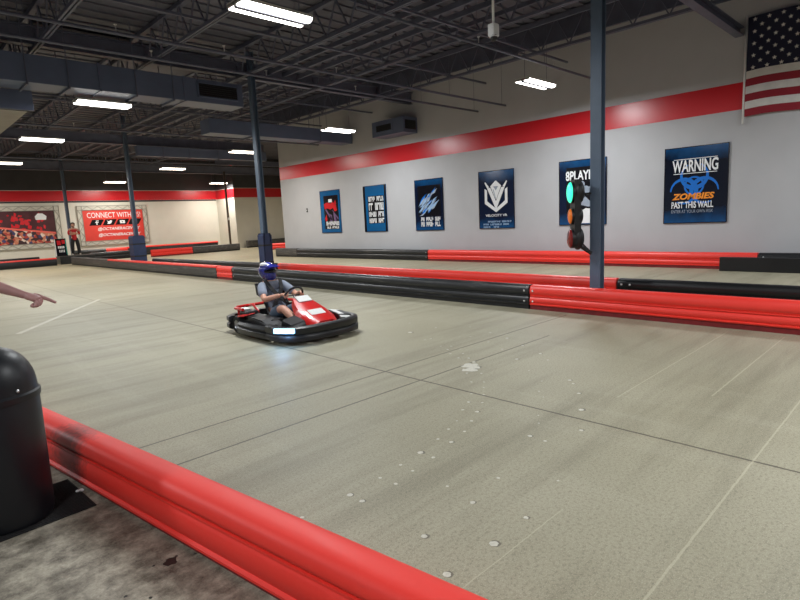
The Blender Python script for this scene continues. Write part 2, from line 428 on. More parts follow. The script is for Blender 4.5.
# girders across, on the column lines
def girder(Y, x0, x1, zb, zt):
    b = nb(); box(b, (x0, Y-.09, zb), (x1, Y+.09, zb+.025)); box(b, (x0, Y-.09, zt-.025), (x1, Y+.09, zt)); box(b, (x0, Y-.008, zb+.025), (x1, Y+.008, zt-.025))
    tag(link('roof_girder', b, M_steel), kind='structure')
girder(3.95, -9, XW, 5.42, 5.62); girder(25.4, -9, XW, 5.3, 5.7); girder(35.8, -9, 23, 5.2, 5.7); girder(14.7, -9, XW, 5.78, 6.2)
# deep dark edge beam beside the right wall
b = nb(); box(b, (13.55, -6, 5.95), (13.62, 24, 6.5)); tag(link('edge_beam', b, M_steel), kind='structure')
# flat panels on the underside of the deck, one paler than the deck
M_deck_pale = mat('pale_deck_panel', (150, 146, 140), 0.7, var=0.1, vscale=2)
b = nb(); box(b, (3.45, 15.4, 6.38), (5.6, 16.6, 6.5)); tag(link('deck_panel', b, M_deck_pale), kind='structure')
b = nb(); box(b, (5.85, 15.6, 6.42), (8.0, 18.8, 6.5)); tag(link('deck_panel', b, M_deck), kind='structure')

# ------------------------------------------------------------------ pipes, ducts
def pipe(Y, z, x0, x1, r, label, heads=()):
    t = empty('sprinkler_pipe', (x0, Y, z), label=label, cat='pipe')
    b = nb(); tube(b, [(0,0,0), (x1-x0,0,0)], r, 8); link('pipe_run', b, M_steel, t, True)
    for hx in heads:
        b = nb(); tube(b, [(hx-x0,0,r*.6), (hx-x0,0,.14)], .012, 6); lathe(b, [(0,.13),(.03,.135),(.03,.145),(0,.15)], 8, (hx-x0,0,0))
        link('sprinkler_head', b, M_bolt, t)
    b = nb()
    n = int((x1-x0)/2.55)
    for i in range(n+1):
        xx = .6+i*2.55
        if xx < x1-x0: tube(b, [(xx,0,0), (xx,0,ZD-z-.02)], .006, 5)
    link('hanger_rod', b, M_steel, t, kind='stuff')
pipe(10.45, 5.0, -6, 15.2, .032, 'thin dark sprinkler pipe nearest the two-strip lamp, crossing the ceiling', (3.6, 5.6, 8.4))
pipe(11.55, 5.0, -6, 15.2, .032, 'thin dark sprinkler pipe just in front of the long rectangular duct', (4.6, 7.2, 9.9))
pipe(7.08, 5.0, 6.2, 14.2, .03, 'thin dark sprinkler pipe passing above the short lamp by the right wall', (9.4, 12.3))
pipe(20.5, 5.05, -6, 15.2, .03, 'thin dark sprinkler pipe behind the long rectangular duct', (3.2, 5.4, 11.8))
pipe(29.6, 5.1, -6, 15.2, .04, 'far dark pipe crossing the ceiling before the far wall', (4.0, 9.0))

def duct(name, lo, hi, m, label, straps=(), grille=None, seams=()):
    lo, hi = V(lo), V(hi); t = empty(name, (lo.x, lo.y, lo.z), label=label, cat='duct')
    d = hi-lo
    b = nb(); box(b, (0,0,0), d, bev=.01); link('duct_body', b, m, t)
    for s in seams:
        b = nb(); x = s-lo.x
        for (a, c) in (((x-.02,-.02,-.02),(x+.02,0,d.z+.02)), ((x-.02,d.y,-.02),(x+.02,d.y+.02,d.z+.02)), ((x-.02,-.02,-.02),(x+.02,d.y+.02,0))): box(b, a, c)
        link('flange', b, m, t)
    for s in straps:
        b = nb(); x = s-lo.x
        box(b, (x-.02, -.03, -.05), (x+.02, d.y+.03, -.005))
        tube(b, [(x,-.025,-.04),(x,-.025,ZD-lo.z-.02)], .012, 6); tube(b, [(x,d.y+.025,-.04),(x,d.y+.025,ZD-lo.z-.02)], .012, 6)
        link('hanger_strap', b, M_steel, t)
    if grille:
        x0, x1, z0, z1 = [grille[0]-lo.x, grille[1]-lo.x, grille[2]-lo.z, grille[3]-lo.z]
        g = nb(); box(g, (x0,-.03,z0), (x1,-.002,z0+.03)); box(g, (x0,-.03,z1-.03), (x1,-.002,z1)); box(g, (x0,-.03,z0), (x0+.03,-.002,z1)); box(g, (x1-.03,-.03,z0), (x1,-.002,z1))
        fr = link('register_frame', g, m, t)
        g = nb(); k = 6
        for i in range(k):
            zz = z0+.03+(z1-z0-.06)*(i+.5)/k
            box(g, (x0+.03,-.022,zz-.006), (x1-.03,-.004,zz+.006))
        box(g, (x0+.03,-.006,z0+.03), (x1-.03,-.002,z1-.03)); link('louvre', g, M_black, fr)
    return t
duct('air_duct', (-4, 14.2, 4.87), (8.05, 14.95, 5.46), M_duct, 'long rectangular blue-grey duct left of the padded column, dark register at its end', (1.2, 2.95, 3.75, 5.2, 6.1), (6.75, 7.9, 5.0, 5.38), (0.9, 4.4, 6.4))
duct('air_duct', (8.95, 18.2, 4.82), (15.25, 18.9, 5.3), M_duct, 'rectangular dark blue duct running from behind the padded column to the right wall', (10.6, 13.6), None, (10.7,))
duct('air_duct', (8.9, 25.0, 4.82), (15.2, 25.25, 5.25), M_duct, 'distant grey duct above the far lamps, crossing between columns', (10, 12.6), None, (11.2,))
# branch box at left edge running away from us
t = empty('air_duct', (2.1, 14.9, 4.45), label='pale boxy duct hanging at the left edge above the twin ceiling lamps', cat='duct')
b = nb(); extrude(b, [(-1.5,.12),(-.1,0),(1.0,0),(1.08,.12),(1.08,.42),(-1.5,.42)], lambda u, v: V((u,.35,v)), lambda u, v: V((u,5.0,v))); link('duct_body', b, M_pale_duct, t)
for hx, hy in ((-1.2,.6),(.9,.6),(-1.2,4.2),(.9,4.2)):
    b = nb(); tube(b, [(hx,hy,.4),(hx,hy,ZD+.06-4.45)], .01, 6); link('hanger_rod', b, M_steel, t)
b = nb(); box(b, (-1.55,.28,.02), (1.12,.36,.46), bev=.01); link('flange', b, M_duct, t)
# wall box register on the right wall
t = empty('air_register', (14.55, 14.45, 4.72), label='dark box air register mounted high on the right wall above the red stripe', cat='vent')
b = nb(); box(b, (0,0,0), (.75,1.7,.56), bev=.01); link('register_body', b, M_duct, t)
g = nb(); box(g, (-.02,.55,.12), (0,1.5,.44)); link('register_frame', g, M_duct, t)
g = nb(); box(g, (-.026,.62,.17), (-.018,1.43,.39)); link('louvre', g, M_black, t)
g = nb(); box(g, (.1,-.02,.12), (.65,0,.44)); link('side_louvre', g, M_black, t)

# ------------------------------------------------------------------ columns and pads
def column(x, y, label):
    t = empty('steel_column', (x, y, 0), label=label, cat='column')
    b = nb()
    box(b, (-.075,-.088,0), (-.062,.088,6.5)); box(b, (.062,-.088,0), (.075,.088,6.5)); box(b, (-.062,-.006,0), (.062,.006,6.5))
    link('column_shaft', b, M_col, t)
    b = nb(); box(b, (-.16,-.16,0), (.16,.16,.025)); link('base_plate', b, M_col, t)
    return t
def pad(x, y, w, z1, label):
    t = empty('column_pad', (x, y, 0), label=label, cat='pad')
    b = nb(); h = w/2; c = .07
    prof = [(-h,0),(h,0),(h,z1-c),(h-c,z1),(-h+c,z1),(-h,z1-c)]
    hole = .11
    extrude(b, [(-h,0),(-hole,0),(-hole,z1),(-h+c,z1),(-h,z1-c)], lambda u, v: V((u,-h,v)), lambda u, v: V((u,h,v)))
    extrude(b, [(h,0),(hole,0),(hole,z1),(h-c,z1),(h,z1-c)], lambda u, v: V((u,-h,v)), lambda u, v: V((u,h,v)))
    box(b, (-hole,-h,0), (hole,-hole,z1)); box(b, (-hole,hole,0), (hole,h,z1))
    link('pad_cover', b, M_pad, t)
    for zz in (z1*.35, z1*.72):
        b = nb(); box(b, (-h-.006,-h-.006,zz), (h+.006,-h+.0,zz+.05)); box(b, (-h-.006,-h-.003,zz), (-h,h,zz+.05)); link('strap', b, M_black, t)
column(8.56, 4.15, 'tall blue-grey steel column carrying the race light, nearest the camera')
column(8.555, 14.54, 'blue-grey steel column with navy padding behind the kart driver')
column(8.56, 25.33, 'grey steel column with dark pad in front of the CONNECT WITH US banner')
column(8.5, 35.8, 'distant bare grey steel column behind the standing attendant')
pad(8.555, 14.54, .30, 1.36, 'navy padded sleeve around the column just behind the kart driver')
pad(8.56, 25.33, .52, 1.42, 'dark blue square pad around the column before the red CONNECT banner')
t = empty('steel_pole', (17.95, 35.05, 0), label='thin brown grey pole standing near the far right wall corner', cat='pole')
b = nb(); tube(b, [(0,0,0),(0,0,5.3)], .075, 10); link('pole_shaft', b, M_pole, t, True)
b = nb(); box(b, (-.06,-.1,2.05), (.06,-.07,2.22)); link('junction_box', b, M_white, t)
girder(31.4, 15.56, 23.9, 5.3, 5.6)

# ------------------------------------------------------------------ lamps
def lamp_fixture(x, y, label, group, warm=False, z=4.72, power=260, tilt=0):
    t = empty('ceiling_light', (x, y, z), label=label, cat='ceiling light', group=group)
    L, W = .62, .2
    b = nb(); box(b, (-L,-W,.03), (L,W,.07)); box(b, (-L,-W,.0), (-L+.015,W,.05)); box(b, (L-.015,-W,0), (L,W,.05)); box(b, (-L,-.018,.01), (L,.018,.05))
    link('housing', b, M_house, t)
    b = nb(); box(b, (-L+.02,-.036,-.026), (L-.02,.036,.02)); link('centre_rail', b, M_steel, t)
    for s in (-1, 1):
        b = nb(); prof = [(W*.22,.028),(W*.98,.028),(W*.9,-.012),(W*.7,-.03),(W*.4,-.03),(W*.27,-.012)]
        extrude(b, [(s*u, v) for u, v in prof], lambda u, v: V((-L+.017,u,v)), lambda u, v: V((L-.017,u,v)))
        link('lamp_lens', b, M_tubewarm if warm else M_tube, t)
    for s in (-1, 1):
        b = nb(); tube(b, [(s*.5,0,.07),(s*.5,0,ZD-z-.01)], .006, 5); link('hanger_cable', b, M_steel, t)
    li = bpy.data.lights.new('lamp_glow', 'AREA'); li.shape = 'RECTANGLE'; li.size = 1.2; li.size_y = .34; li.energy = power; li.spread = math.radians(177)
    li.color = (1.0, .96, .885) if warm else (.94, .98, 1.0)
    o = bpy.data.objects.new('lamp_glow', li); COL.objects.link(o); o.parent = t; o.location = (0,0,-.04)
    return t
G = 'twin strip ceiling lights'
PW = 205
for x, y, lab, warm in (
    (4.84, 7.48, 'large twin-strip ceiling lamp at the top of the view, nearest the camera', False),
    (12.39, 7.61, 'twin-strip lamp hanging before the right wall, beside the tall column', False),
    (4.66, 15.0, 'lit strip lamp below the long rectangular duct', False),
    (4.64, 21.4, 'lit strip lamp in the left row, behind the one below the duct', False),
    (4.7, 28.6, 'farthest lit strip lamp of the left row, cut by the left edge', True),
    (12.3, 15.4, 'small lit strip lamp just left of the wall register', False),
    (12.1, 21.7, 'lit strip lamp partly behind the padded column', True),
    (12.0, 29.0, 'lit strip lamp over the far track, between two columns', True),
    (11.8, 37.6, 'far lit strip lamp above the CONNECT WITH US banner', True),
    (18.75, 37.6, 'far small lit strip lamp behind the thin pole', True),
    (19.3, 29.0, 'lit strip lamp hidden beyond the end of the right wall', True),
    (4.7, 36.5, 'lit strip lamp above the crowd banner outside the left edge', True),
    (4.77, -.2, 'lit strip lamp above the track behind the camera', False),
    (12.3, -.2, 'lit strip lamp near the flag, outside the right edge', False),
    (-2.8, -.2, 'lit strip lamp above the walkway behind the camera', False),
    (-2.8, 7.6, 'lit strip lamp above the walkway outside the left edge', False),
    (-2.8, 15.0, 'lit strip lamp outside the left edge, level with the duct', False),
    (-2.8, 24.0, 'lit strip lamp outside the left edge, deep in the hall', True)):
    lamp_fixture(x, y, lab, G, warm, power=PW)

# hanging white camera
t = empty('security_camera', (7.06, 5.04, 4.25), label='white camera hanging from the ceiling on a straight white pole', cat='camera')
b = nb(); tube(b, [(0,0,.1),(0,0,ZD+.06-4.25)], .018, 10); link('drop_pole', b, M_white, t, True)
b = nb(); box(b, (-.07,-.06,-.06), (.07,.06,.12), bev=.02); link('camera_body', b, M_white, t)
b = nb(); ball(b, (-.02,-.02,-.08), .055, seg=14); link('lens_dome', b, M_black, t, True)
b = nb(); lathe(b, [(0,-.06),(.065,-.06),(.065,-.075),(.0,-.075)], 14, (-.02,-.02,0)); link('dome_ring', b, M_white, t)

# ------------------------------------------------------------------ track barriers
UP = [(.118,.234),(.162,.262),(.17,.30),(.162,.34),(.135,.375),(.09,.397),(.03,.405)]
LO = [(.150,.070),(.168,.080),(.168,.094),(.142,.104),(.163,.122),(.172,.148),(.165,.176),(.145,.2),(.122,.212)]
def sym(h): return h+[(-u, v) for u, v in reversed(h)]
UPP, LOP = sym([(.118,.222)]+UP), sym(LO+[(.118,.222)])
LOP2 = sym([(.150,.03),(.170,.036),(.170,.05),(.14,.06),(.163,.09),(.172,.135),(.165,.172),(.145,.2),(.122,.212),(.118,.222)])
RIDGE = sym([(.122,.212),(.156,.217),(.156,.230),(.128,.234)])
DW = .62
def barrier(p0, p1, label, m, ms, group=None, bolts=(), scale=1.0, dw=None, strip=.069, vm=None, top=None, face=None, z0=0.0, ridge=True):
    """a moulded two-rail plastic track barrier laid from p0 to p1 (axis on the floor)"""
    p0, p1 = V((p0[0], p0[1], z0)), V((p1[0], p1[1], z0)); d = (p1-p0); L = d.length; a = math.atan2(d.y, d.x)
    t = empty('track_barrier', p0, a, label=label, cat='barrier', group=group)
    dw = dw or DW
    vm = vm or (lambda v: v*scale)
    f0 = lambda u, v: V((.004, u*scale*dw, vm(v))); f1 = lambda u, v: V((L-.004, u*scale*dw, vm(v)))
    def prof(name, p, mm):
        b = nb(); extrude(b, p, f0, f1); return smooth_by_angle(link(name, b, mm, t), 50)
    if face is None:
        prof('upper_rail', UPP, top or m); prof('lower_rail', LOP if strip > .05 else LOP2, m)
        if ridge: prof('middle_lip', RIDGE, m)
    else:       # flat panel module with a padded red top cover
        prof('side_panel', sym([(.16,.069),(.165,.08),(.165,.33),(.15,.345)]), face)
        prof('top_cover', sym([(.15,.345),(.185,.345),(.18,.38),(.15,.40),(.08,.412)]), top)
    prof('base_strip', [(-.14,0),(.14,0),(.14,strip),(-.14,strip)], ms)
    for bx in bolts:
        for s in (-1, 1):
            for zz in (.31, .135):
                b = nb(); lathe(b, [(0,.0),(.018,.0),(.018,.008),(0,.014)], 8)
                o = link('bolt', b, M_bolt, t); o.location = (bx, s*.168*scale*dw, zz*scale); o.rotation_euler = (-s*PI/2, 0, 0)
    return t
XM, XB, XR = 7.86, 9.2, 14.9
GB = 'red and black track barriers'
# nearest barrier, along the walkway
ax = lambda Y: (0.8093+(4.2819-Y)*0.1434, Y)
barrier(ax(7.6), ax(-1.2), 'long glossy red barrier in the foreground, dividing walkway from track', M_rednear, M_redstrip, GB, dw=.6, strip=.029, vm=lambda v: v*.9 if v < .232 else .209+(v-.232)*.6)
# middle double row, front
barrier((XM, 4.93), (XM, -2.0), 'red front barrier at right, in front of the tall column', M_red, M_redstrip, GB, bolts=(.06,))
barrier((XM, 15.25), (XM, 4.95), 'long black front barrier behind the kart, ending at the red one', M_blk, M_blkstrip, GB, bolts=(10.22, .1))
barrier((XM, 16.25), (XM, 15.27), 'short all-red barrier piece left of the kart driver', M_red, M_redstrip, GB)
barrier((XM, 27.0), (XM, 16.27), 'grey panelled barrier with a red top, left of the kart', M_gry, M_blkstrip, GB, top=M_red, face=M_gry)
barrier((XM, 33.2), (XM, 27.02), 'dark grey barrier at the far end of the track, before the padded column', M_gry, M_blkstrip, GB, top=M_gry, face=M_gry)
# back row
barrier((XB, 4.05), (XB, -2.0), 'black back-row barrier right of the tall column', M_blk2, M_blkstrip, GB, bolts=(.08, .22))
barrier((XB, 14.85), (XB, 4.07), 'long red back-row barrier seen over the black front barrier', M_red, M_redstrip, GB)
barrier((XB-.25, 24.6), (XB-.05, 15.0), 'black back-row barrier left of the padded column behind the driver', M_blk, M_blkstrip, GB)
# against the right wall
barrier((XR, 3.25), (XR, -2.2), 'black barrier against the right wall beneath the flag', M_blk2, M_blkstrip, GB, bolts=(.1,))
barrier((XR, 13.72), (XR, 3.27), 'long red barrier against the right wall under the posters', M_red, M_redstrip, GB)
barrier((XR, 22.3), (XR, 13.74), 'grey-black barrier against the right wall under the two leftmost posters', M_blk, M_blkstrip, GB, bolts=(8.5,))
barrier((XR, 24.2), (XR, 22.32), 'scuffed grey barrier end at the corner of the right wall', M_gry, M_blkstrip, GB, top=M_gry, face=M_gry)
t = empty('flat_bumper', (14.45, 3.95, 0), label='low flat black bumper panel standing before the red wall barrier at right', cat='bumper')
b = nb(); box(b, (-.05,-6.1,0), (.05,0,.33), bev=.012); link('bumper_panel', b, M_blk2, t)
b = nb()
for i in range(5): box(b, (.05,-5.8+i*1.35,0), (.26,-5.74+i*1.35,.3))
link('rear_bracket', b, M_black, t)
# far left and far rows (run across the hall)
barrier((-3, 33.75), (7.2, 33.75), 'black barrier with red top in front of the crowd banner, far left', M_blk, M_blkstrip, GB, top=M_red, face=M_blk2)
barrier((-3, 36.2), (6.9, 36.2), 'dark barrier under the crowd banner, behind the red-topped one', M_blk2, M_blkstrip, GB, scale=1.1)
barrier((9.4, 35.9), (12.3, 35.9), 'black barrier right of the attendant, before the CONNECT banner', M_blk, M_blkstrip, GB, scale=1.15)
barrier((12.35, 34.35), (14.9, 34.35), 'bright red far barrier right of the square padded column', M_red, M_redstrip, GB, scale=1.1)
barrier((14.92, 34.35), (18.2, 34.35), 'dark grey far barrier ending in front of the thin pole', M_gry, M_blkstrip, GB, top=M_gry, face=M_gry, scale=1.1)
barrier((11.0, 38.4), (12.3, 38.4), 'far red barrier piece under the CONNECT WITH US banner', M_red, M_redstrip, GB, scale=1.5)
barrier((9.2, 38.4), (10.98, 38.4), 'far black barrier piece behind the attendant', M_blk, M_blkstrip, GB, scale=1.5)
barrier((12.32, 38.4), (18.6, 38.4), 'far red-topped black barrier along the plain wall', M_blk, M_blkstrip, GB, scale=1.5, top=M_red, face=M_blk)
barrier((20.1, 36.7), (23.8, 36.7), 'dark far barrier in the recess beyond the right wall', M_gry, M_blkstrip, GB, top=M_gry, face=M_gry, scale=1.3)
barrier((18.6, 31.0), (20.4, 30.4), 'small red barrier in the recess beyond the right wall corner', M_red, M_redstrip, GB)

# ------------------------------------------------------------------ posters on the right wall
RW = Matrix(((0, 0, -1), (-1, 0, 0), (0, 1, 0)))           # local x -> -Y, y -> Z, z -> -X
FW = Matrix(((1, 0, 0), (0, 0, -1), (0, 1, 0)))            # local x -> X, y -> Z, z -> -Y
P_navy = print_gradient('navy_poster_print', (10, 24, 52), (24, 92, 150), (.3, .62))
P_blue = print_gradient('blue_poster_print', (22, 96, 150), (18, 80, 130), (.2, .6))
P_warn = print_gradient('warning_poster_print', (8, 16, 34), (22, 96, 160), (.3, .66))
def poster(y_left, y_right, z0, z1, label, m):
    w = abs(y_left-y_right); h = z1-z0
    t = empty('wall_poster', (XW-.028, (y_left+y_right)/2, (z0+z1)/2), RW, label=label, cat='poster', group='posters on the right wall')
    b = nb(); box(b, (-w/2,-h/2,-.026), (w/2,h/2,.004), bev=.004); link('poster_panel', b, m, t)
    b = nb(); e = .02
    for r in (rect(-w/2,-h/2,-w/2+e,h/2), rect(w/2-e,-h/2,w/2,h/2), rect(-w/2+e,-h/2,w/2-e,-h/2+e), rect(-w/2+e,h/2-e,w/2-e,h/2)): poly(b, r, .004, .003)
    link('border', b, M_inkblack, t)
    return t, w, h
RND = random.Random(3)
# 1 red armoured figure (generic red shapes)
t, w, h = poster(20.79, 19.33, 1.1, 3.01, 'leftmost wall poster, blue with a red and purple figure and white lettering', P_blue)
b = nb(); poly(b, rect(-.46,-.78,.6,.72), .004, .0012); link('dark_print', b, M_inkblack, t)
b = nb()
for p in ([(-.45,.36),(-.2,.42),(.05,.36),(.2,.44),(.42,.3),(.5,.05),(.32,.0),(.2,.16),(0,.1),(-.2,.16),(-.4,.12)], [(.28,.3),(.4,.52),(.46,.32)], [(-.42,-.3),(-.3,-.1),(-.24,-.36),(-.38,-.44)]): poly(b, p, .006)
link('red_print', b, M_inkred, t)
b = nb()
for p in ([(-.38,.1),(-.28,.12),(.12,-.34),(.04,-.4)], [(.1,.1),(.22,.02),(.58,-.3),(.54,-.38)], [(-.06,-.1),(.1,-.16),(.14,-.6),(-.02,-.6)], [(.2,-.05),(.34,-.14),(.46,-.55),(.3,-.6)]): poly(b, p, .006)
link('purple_print', b, M_inkpurple, t)
b = nb(); poly(b, rect(-.1,.42,.16,.56), .006); pseudo_line(b, -.36,-.62,.6,-.44, 8, RND, .008); pseudo_line(b, -.3,-.76,.56,-.66, 9, RND, .008, (3,)); link('white_lettering', b, M_ink, t)
# 2 four lines of condensed lettering
t, w, h = poster(17.73, 16.32, 1.1, 3.0, 'second wall poster from the left, plain blue with four blocks of white lettering', P_blue)
b = nb(); poly(b, rect(-.7,-.95,-.57,.95), .004, .001); poly(b, rect(.6,-.95,.7,.95), .004, .001); link('dark_print', b, M_inkblack, t)
b = nb(); poly(b, rect(-.42,-.6,.56,.52), .004, .0014); link('shadow_print', b, M_inkblack, t)
b = nb()
pseudo_line(b, -.38,.30,.54,.5, 9, RND, .007, (4,)); pseudo_line(b, -.38,-.06,.54,.24, 7, RND, .007, (2,)); pseudo_line(b, -.38,-.33,.54,-.12, 8, RND, .007, (4,)); pseudo_line(b, -.38,-.58,.54,-.39, 8, RND, .007, (4,))
link('white_lettering', b, M_ink, t)
# 3 diagonal blue-grey streaks
t, w, h = poster(14.71, 13.29, 1.1, 3.0, 'third wall poster from the left, dark with diagonal pale blue streaks', P_navy)
b = nb(); poly(b, rect(-.56,-.42,.6,.72), .004, .0012); link('dark_print', b, M_inkblack, t)
def shards(n, seed, y0, y1):
    b = nb(); R = random.Random(seed)
    for i in range(n):
        cx = R.uniform(-.36,.34); cy = R.uniform(y0, y1)+.45*cx; l = R.uniform(.1,.3); q = R.uniform(.015,.05); a = R.uniform(.55,.85)
        dx, dy = math.cos(a), math.sin(a)
        lim = lambda u, v: (max(-.54, min(.58, u)), max(-.4, min(.7, v)))
        poly(b, [lim(cx-l*dx, cy-l*dy), lim(cx+q*dy-.3*l*dx, cy-q*dx-.3*l*dy), lim(cx+l*dx, cy+l*dy), lim(cx-q*dy, cy+q*dx)], .0055+i*2e-5)
    return b
link('grey_print', shards(16, 5, -.2, .42), M_inkgrey, t); link('pale_blue_print', shards(22, 9, -.2, .42), M_inklb, t); link('blue_print', shards(12, 13, -.25, .5), M_inkblue, t)
b = nb(); pseudo_line(b, -.42,-.6,.56,-.45, 11, RND, .008, (2, 7)); pseudo_line(b, -.42,-.8,.56,-.63, 11, RND, .008, (2, 7)); link('white_lettering', b, M_ink, t)
# 4 shield logo
t, w, h = poster(11.66, 10.23, 1.11, 3.03, 'dark blue wall poster with a white winged V shield emblem', P_navy)
b = nb()
R6 = [(-.46,.42),(-.34,.36),(-.34,-.06),(0,-.3),(.34,-.06),(.34,.36),(.46,.42),(.46,-.12),(0,-.42),(-.46,-.12)]
poly(b, [(-.46,.38),(-.36,.32),(-.36,-.04),(-.46,-.12)], .006); poly(b, [(.46,.38),(.36,.32),(.36,-.04),(.46,-.12)], .006)
poly(b, [(-.46,-.12),(-.36,-.04),(0,-.30),(0,-.42)], .006); poly(b, [(.46,-.12),(.36,-.04),(0,-.30),(0,-.42)], .006)
poly(b, [(-.36,.40),(-.22,.40),(0,-.05),(0,-.34)], .007); poly(b, [(.36,.40),(.22,.40),(0,-.05),(0,-.34)], .007)
poly(b, [(-.22,.45),(-.02,.62),(.02,.62),(.22,.45),(.02,.02),(-.02,.02)], .0068)
poly(b, [(-.46,.58),(-.42,.60),(-.27,.42),(-.36,.40)], .006); poly(b, [(.46,.58),(.42,.60),(.27,.42),(.36,.40)], .006)
link('emblem', b, M_ink, t)
b = nb(); poly(b, [(-.1,.44),(.1,.44),(0,.3)], .0095); poly(b, [(-.12,.34),(-.09,.34),(.005,.03),(-.01,0)], .0095); link('emblem_line', b, M_inkgrey, t)
lettering('lettering', 'VELOCITY VR', M_ink, t, -.44, -.56, .44, -.48, bold=.02)
b = nb(); pseudo_line(b, -.54,-.76,.6,-.70, 18, RND, .006, (0,1,2,11)); pseudo_line(b, -.54,-.85,.5,-.79, 18, RND, .006, (4, 13)); pseudo_line(b, -.54,-.94,.1,-.88, 9, RND, .006, (4,5)); link('small_lettering', b, M_inklb, t)
# 5 players poster behind the column
t, w, h = poster(8.62, 7.13, 1.15, 3.05, 'dark blue wall poster partly hidden by the race light and tall column', P_navy)
b = nb(); poly(b, rect(-.5,-.62,.56,.74), .004, .0012); link('dark_print', b, M_inkblack, t)
lettering('lettering', '8PLAYER', M_ink, t, -.52, .36, .5, .64, bold=.03)
b = nb()
for cx, cy, r in ((.12,.06,.13), (.0,.24,.09), (.36,.1,.14)): poly(b, [(cx+r*math.cos(2*PI*k/14), cy+r*math.sin(2*PI*k/14)) for k in range(14)], .006)
poly(b, [(-.08,-.35),(.1,-.12),(.3,-.3),(.46,-.05),(.5,-.4),(.2,-.42)], .006); link('grey_print', b, M_inkgrey, t)
b = nb(); poly(b, [(-.1,-.9),(.4,-.9),(.36,-.5),(.12,-.46),(-.06,-.55)], .0062); link('white_print', b, M_ink, t)
# 6 warning poster
t, w, h = poster(5.56, 4.06, 1.12, 3.05, 'large wall poster reading WARNING with a blue hazard trefoil, right of the column', P_warn)
lettering('warning_lettering', 'WARNING', M_ink, t, -.55, .33, .52, .64, z=.010, bold=.025)
b = nb(); poly(b, rect(-.52,.29,.5,.305), .009); poly(b, rect(-.52,.65,.5,.665), .009); link('rule_line', b, M_ink, t)
def arcband(b, cx, cy, r, w0, a0, a1, z, n=16, taper=False):
    for i in range(n):
        u, v = a0+(a1-a0)*i/n, a0+(a1-a0)*(i+1)/n
        k = lambda q: w0*(1-.75*abs(2*(q-a0)/(a1-a0)-1)) if taper else w0
        poly(b, [(cx+r*math.cos(u), cy+r*math.sin(u)), (cx+r*math.cos(v), cy+r*math.sin(v)), (cx+(r-k(v))*math.cos(v), cy+(r-k(v))*math.sin(v)), (cx+(r-k(u))*math.cos(u), cy+(r-k(u))*math.sin(u))], z)
b = nb(); cx, cy = -.02, -.02
for k, a in enumerate((PI/2, PI/2+2*PI/3, PI/2-2*PI/3)):
    ox, oy = cx+.27*math.cos(a), cy+.24*math.sin(a)
    arcband(b, ox, oy, .34, .12, a+.5, a+2*PI-.5, .0060+k*.0003, 22, True)
arcband(b, cx, cy, .24, .045, 0, 2*PI, .0075, 24)
link('hazard_symbol', b, M_inkblue, t)
lettering('zombies_lettering', 'ZOMBIES', M_inkorange, t, -.54, -.36, .46, -.2, z=.010, shear=.2, bold=.04)
lettering('wall_lettering', 'PAST THIS WALL', M_ink, t, -.55, -.58, .44, -.41, z=.010, bold=.02)
lettering('small_lettering', 'ENTER AT YOUR OWN RISK', M_inkgrey, t, -.55, -.7, .44, -.62, z=.010)
# small wall switch left of posters, specks on wall
t = empty('wall_switch', (XW-.012, 21.9, 2.2), RW, label='tiny dark switch on the right wall left of the leftmost poster', cat='switch')
b = nb(); box(b, (-.05,-.09,-.01), (.05,.09,.012), bev=.004); link('switch_plate', b, M_black, t); b = nb(); box(b, (-.02,-.03,.012), (.02,.03,.02)); link('toggle', b, M_white, t)

# ------------------------------------------------------------------ far banners
M_banner = mat('banner_red_vinyl', (214, 62, 52), 0.45, var=.05, vscale=2)
M_bframe = mat('banner_frame_grey', (200, 196, 184), 0.5, var=.1, vscale=6)
M_bline = mat('banner_frame_edge', (142, 138, 128), 0.5)
def banner(x0, x1, z0, z1, label, panel, fr=.3):
    w, h = x1-x0, z1-z0
    t = empty('wall_banner', ((x0+x1)/2, YF-.05, (z0+z1)/2), FW, label=label, cat='banner')
    b = nb(); box(b, (-w/2,-h/2,-.048), (w/2,h/2,0)); link('banner_panel', b, panel, t)
    b = nb(); e = fr
    for lo, hi in (((-w/2-e,-h/2-e),(-w/2,h/2+e)), ((w/2,-h/2-e),(w/2+e,h/2+e)), ((-w/2,-h/2-e),(w/2,-h/2)), ((-w/2,h/2),(w/2,h/2+e))):
        box(b, (*lo,-.048), (*hi,.02))
    # criss-cross truss bars over the frame
    f = link('banner_frame', b, M_bframe, t)
    b = nb()
    n = int(w/.3)
    for yy in (h/2+e*.5, -h/2-e*.5):
        for i in range(n):
            xa = -w/2+i*w/n; bar(b, (xa, yy-e*.35*(-1)**i, .03), (xa+w/n, yy+e*.35*(-1)**i, .03), .025)
    m = int(h/.3)
    for xx in (w/2+e*.5, -w/2-e*.5):
        for i in range(m):
            ya = -h/2+i*h/m; bar(b, (xx-e*.35*(-1)**i, ya, .03), (xx+e*.35*(-1)**i, ya+h/m, .03), .025)
    for xx in (w/2+e*.95, -w/2-e*.95, w/2+e*.05, -w/2-e*.05): bar(b, (xx,-h/2-e,.03), (xx,h/2+e,.03), .03)
    for yy in (h/2+e*.95, -h/2-e*.95, h/2+e*.05, -h/2-e*.05): bar(b, (-w/2-e,yy,.03), (w/2+e,yy,.03), .03)
    link('truss_lattice', b, M_bline, f)
    return t, w, h
t, w, h = banner(10.33, 14.08, 1.11, 3.1, 'red framed banner reading CONNECT WITH US on the far wall', M_banner)
lettering('heading_lettering', 'CONNECT WITH US!', M_ink, t, -1.62, .5, 1.72, .84, bold=.0)
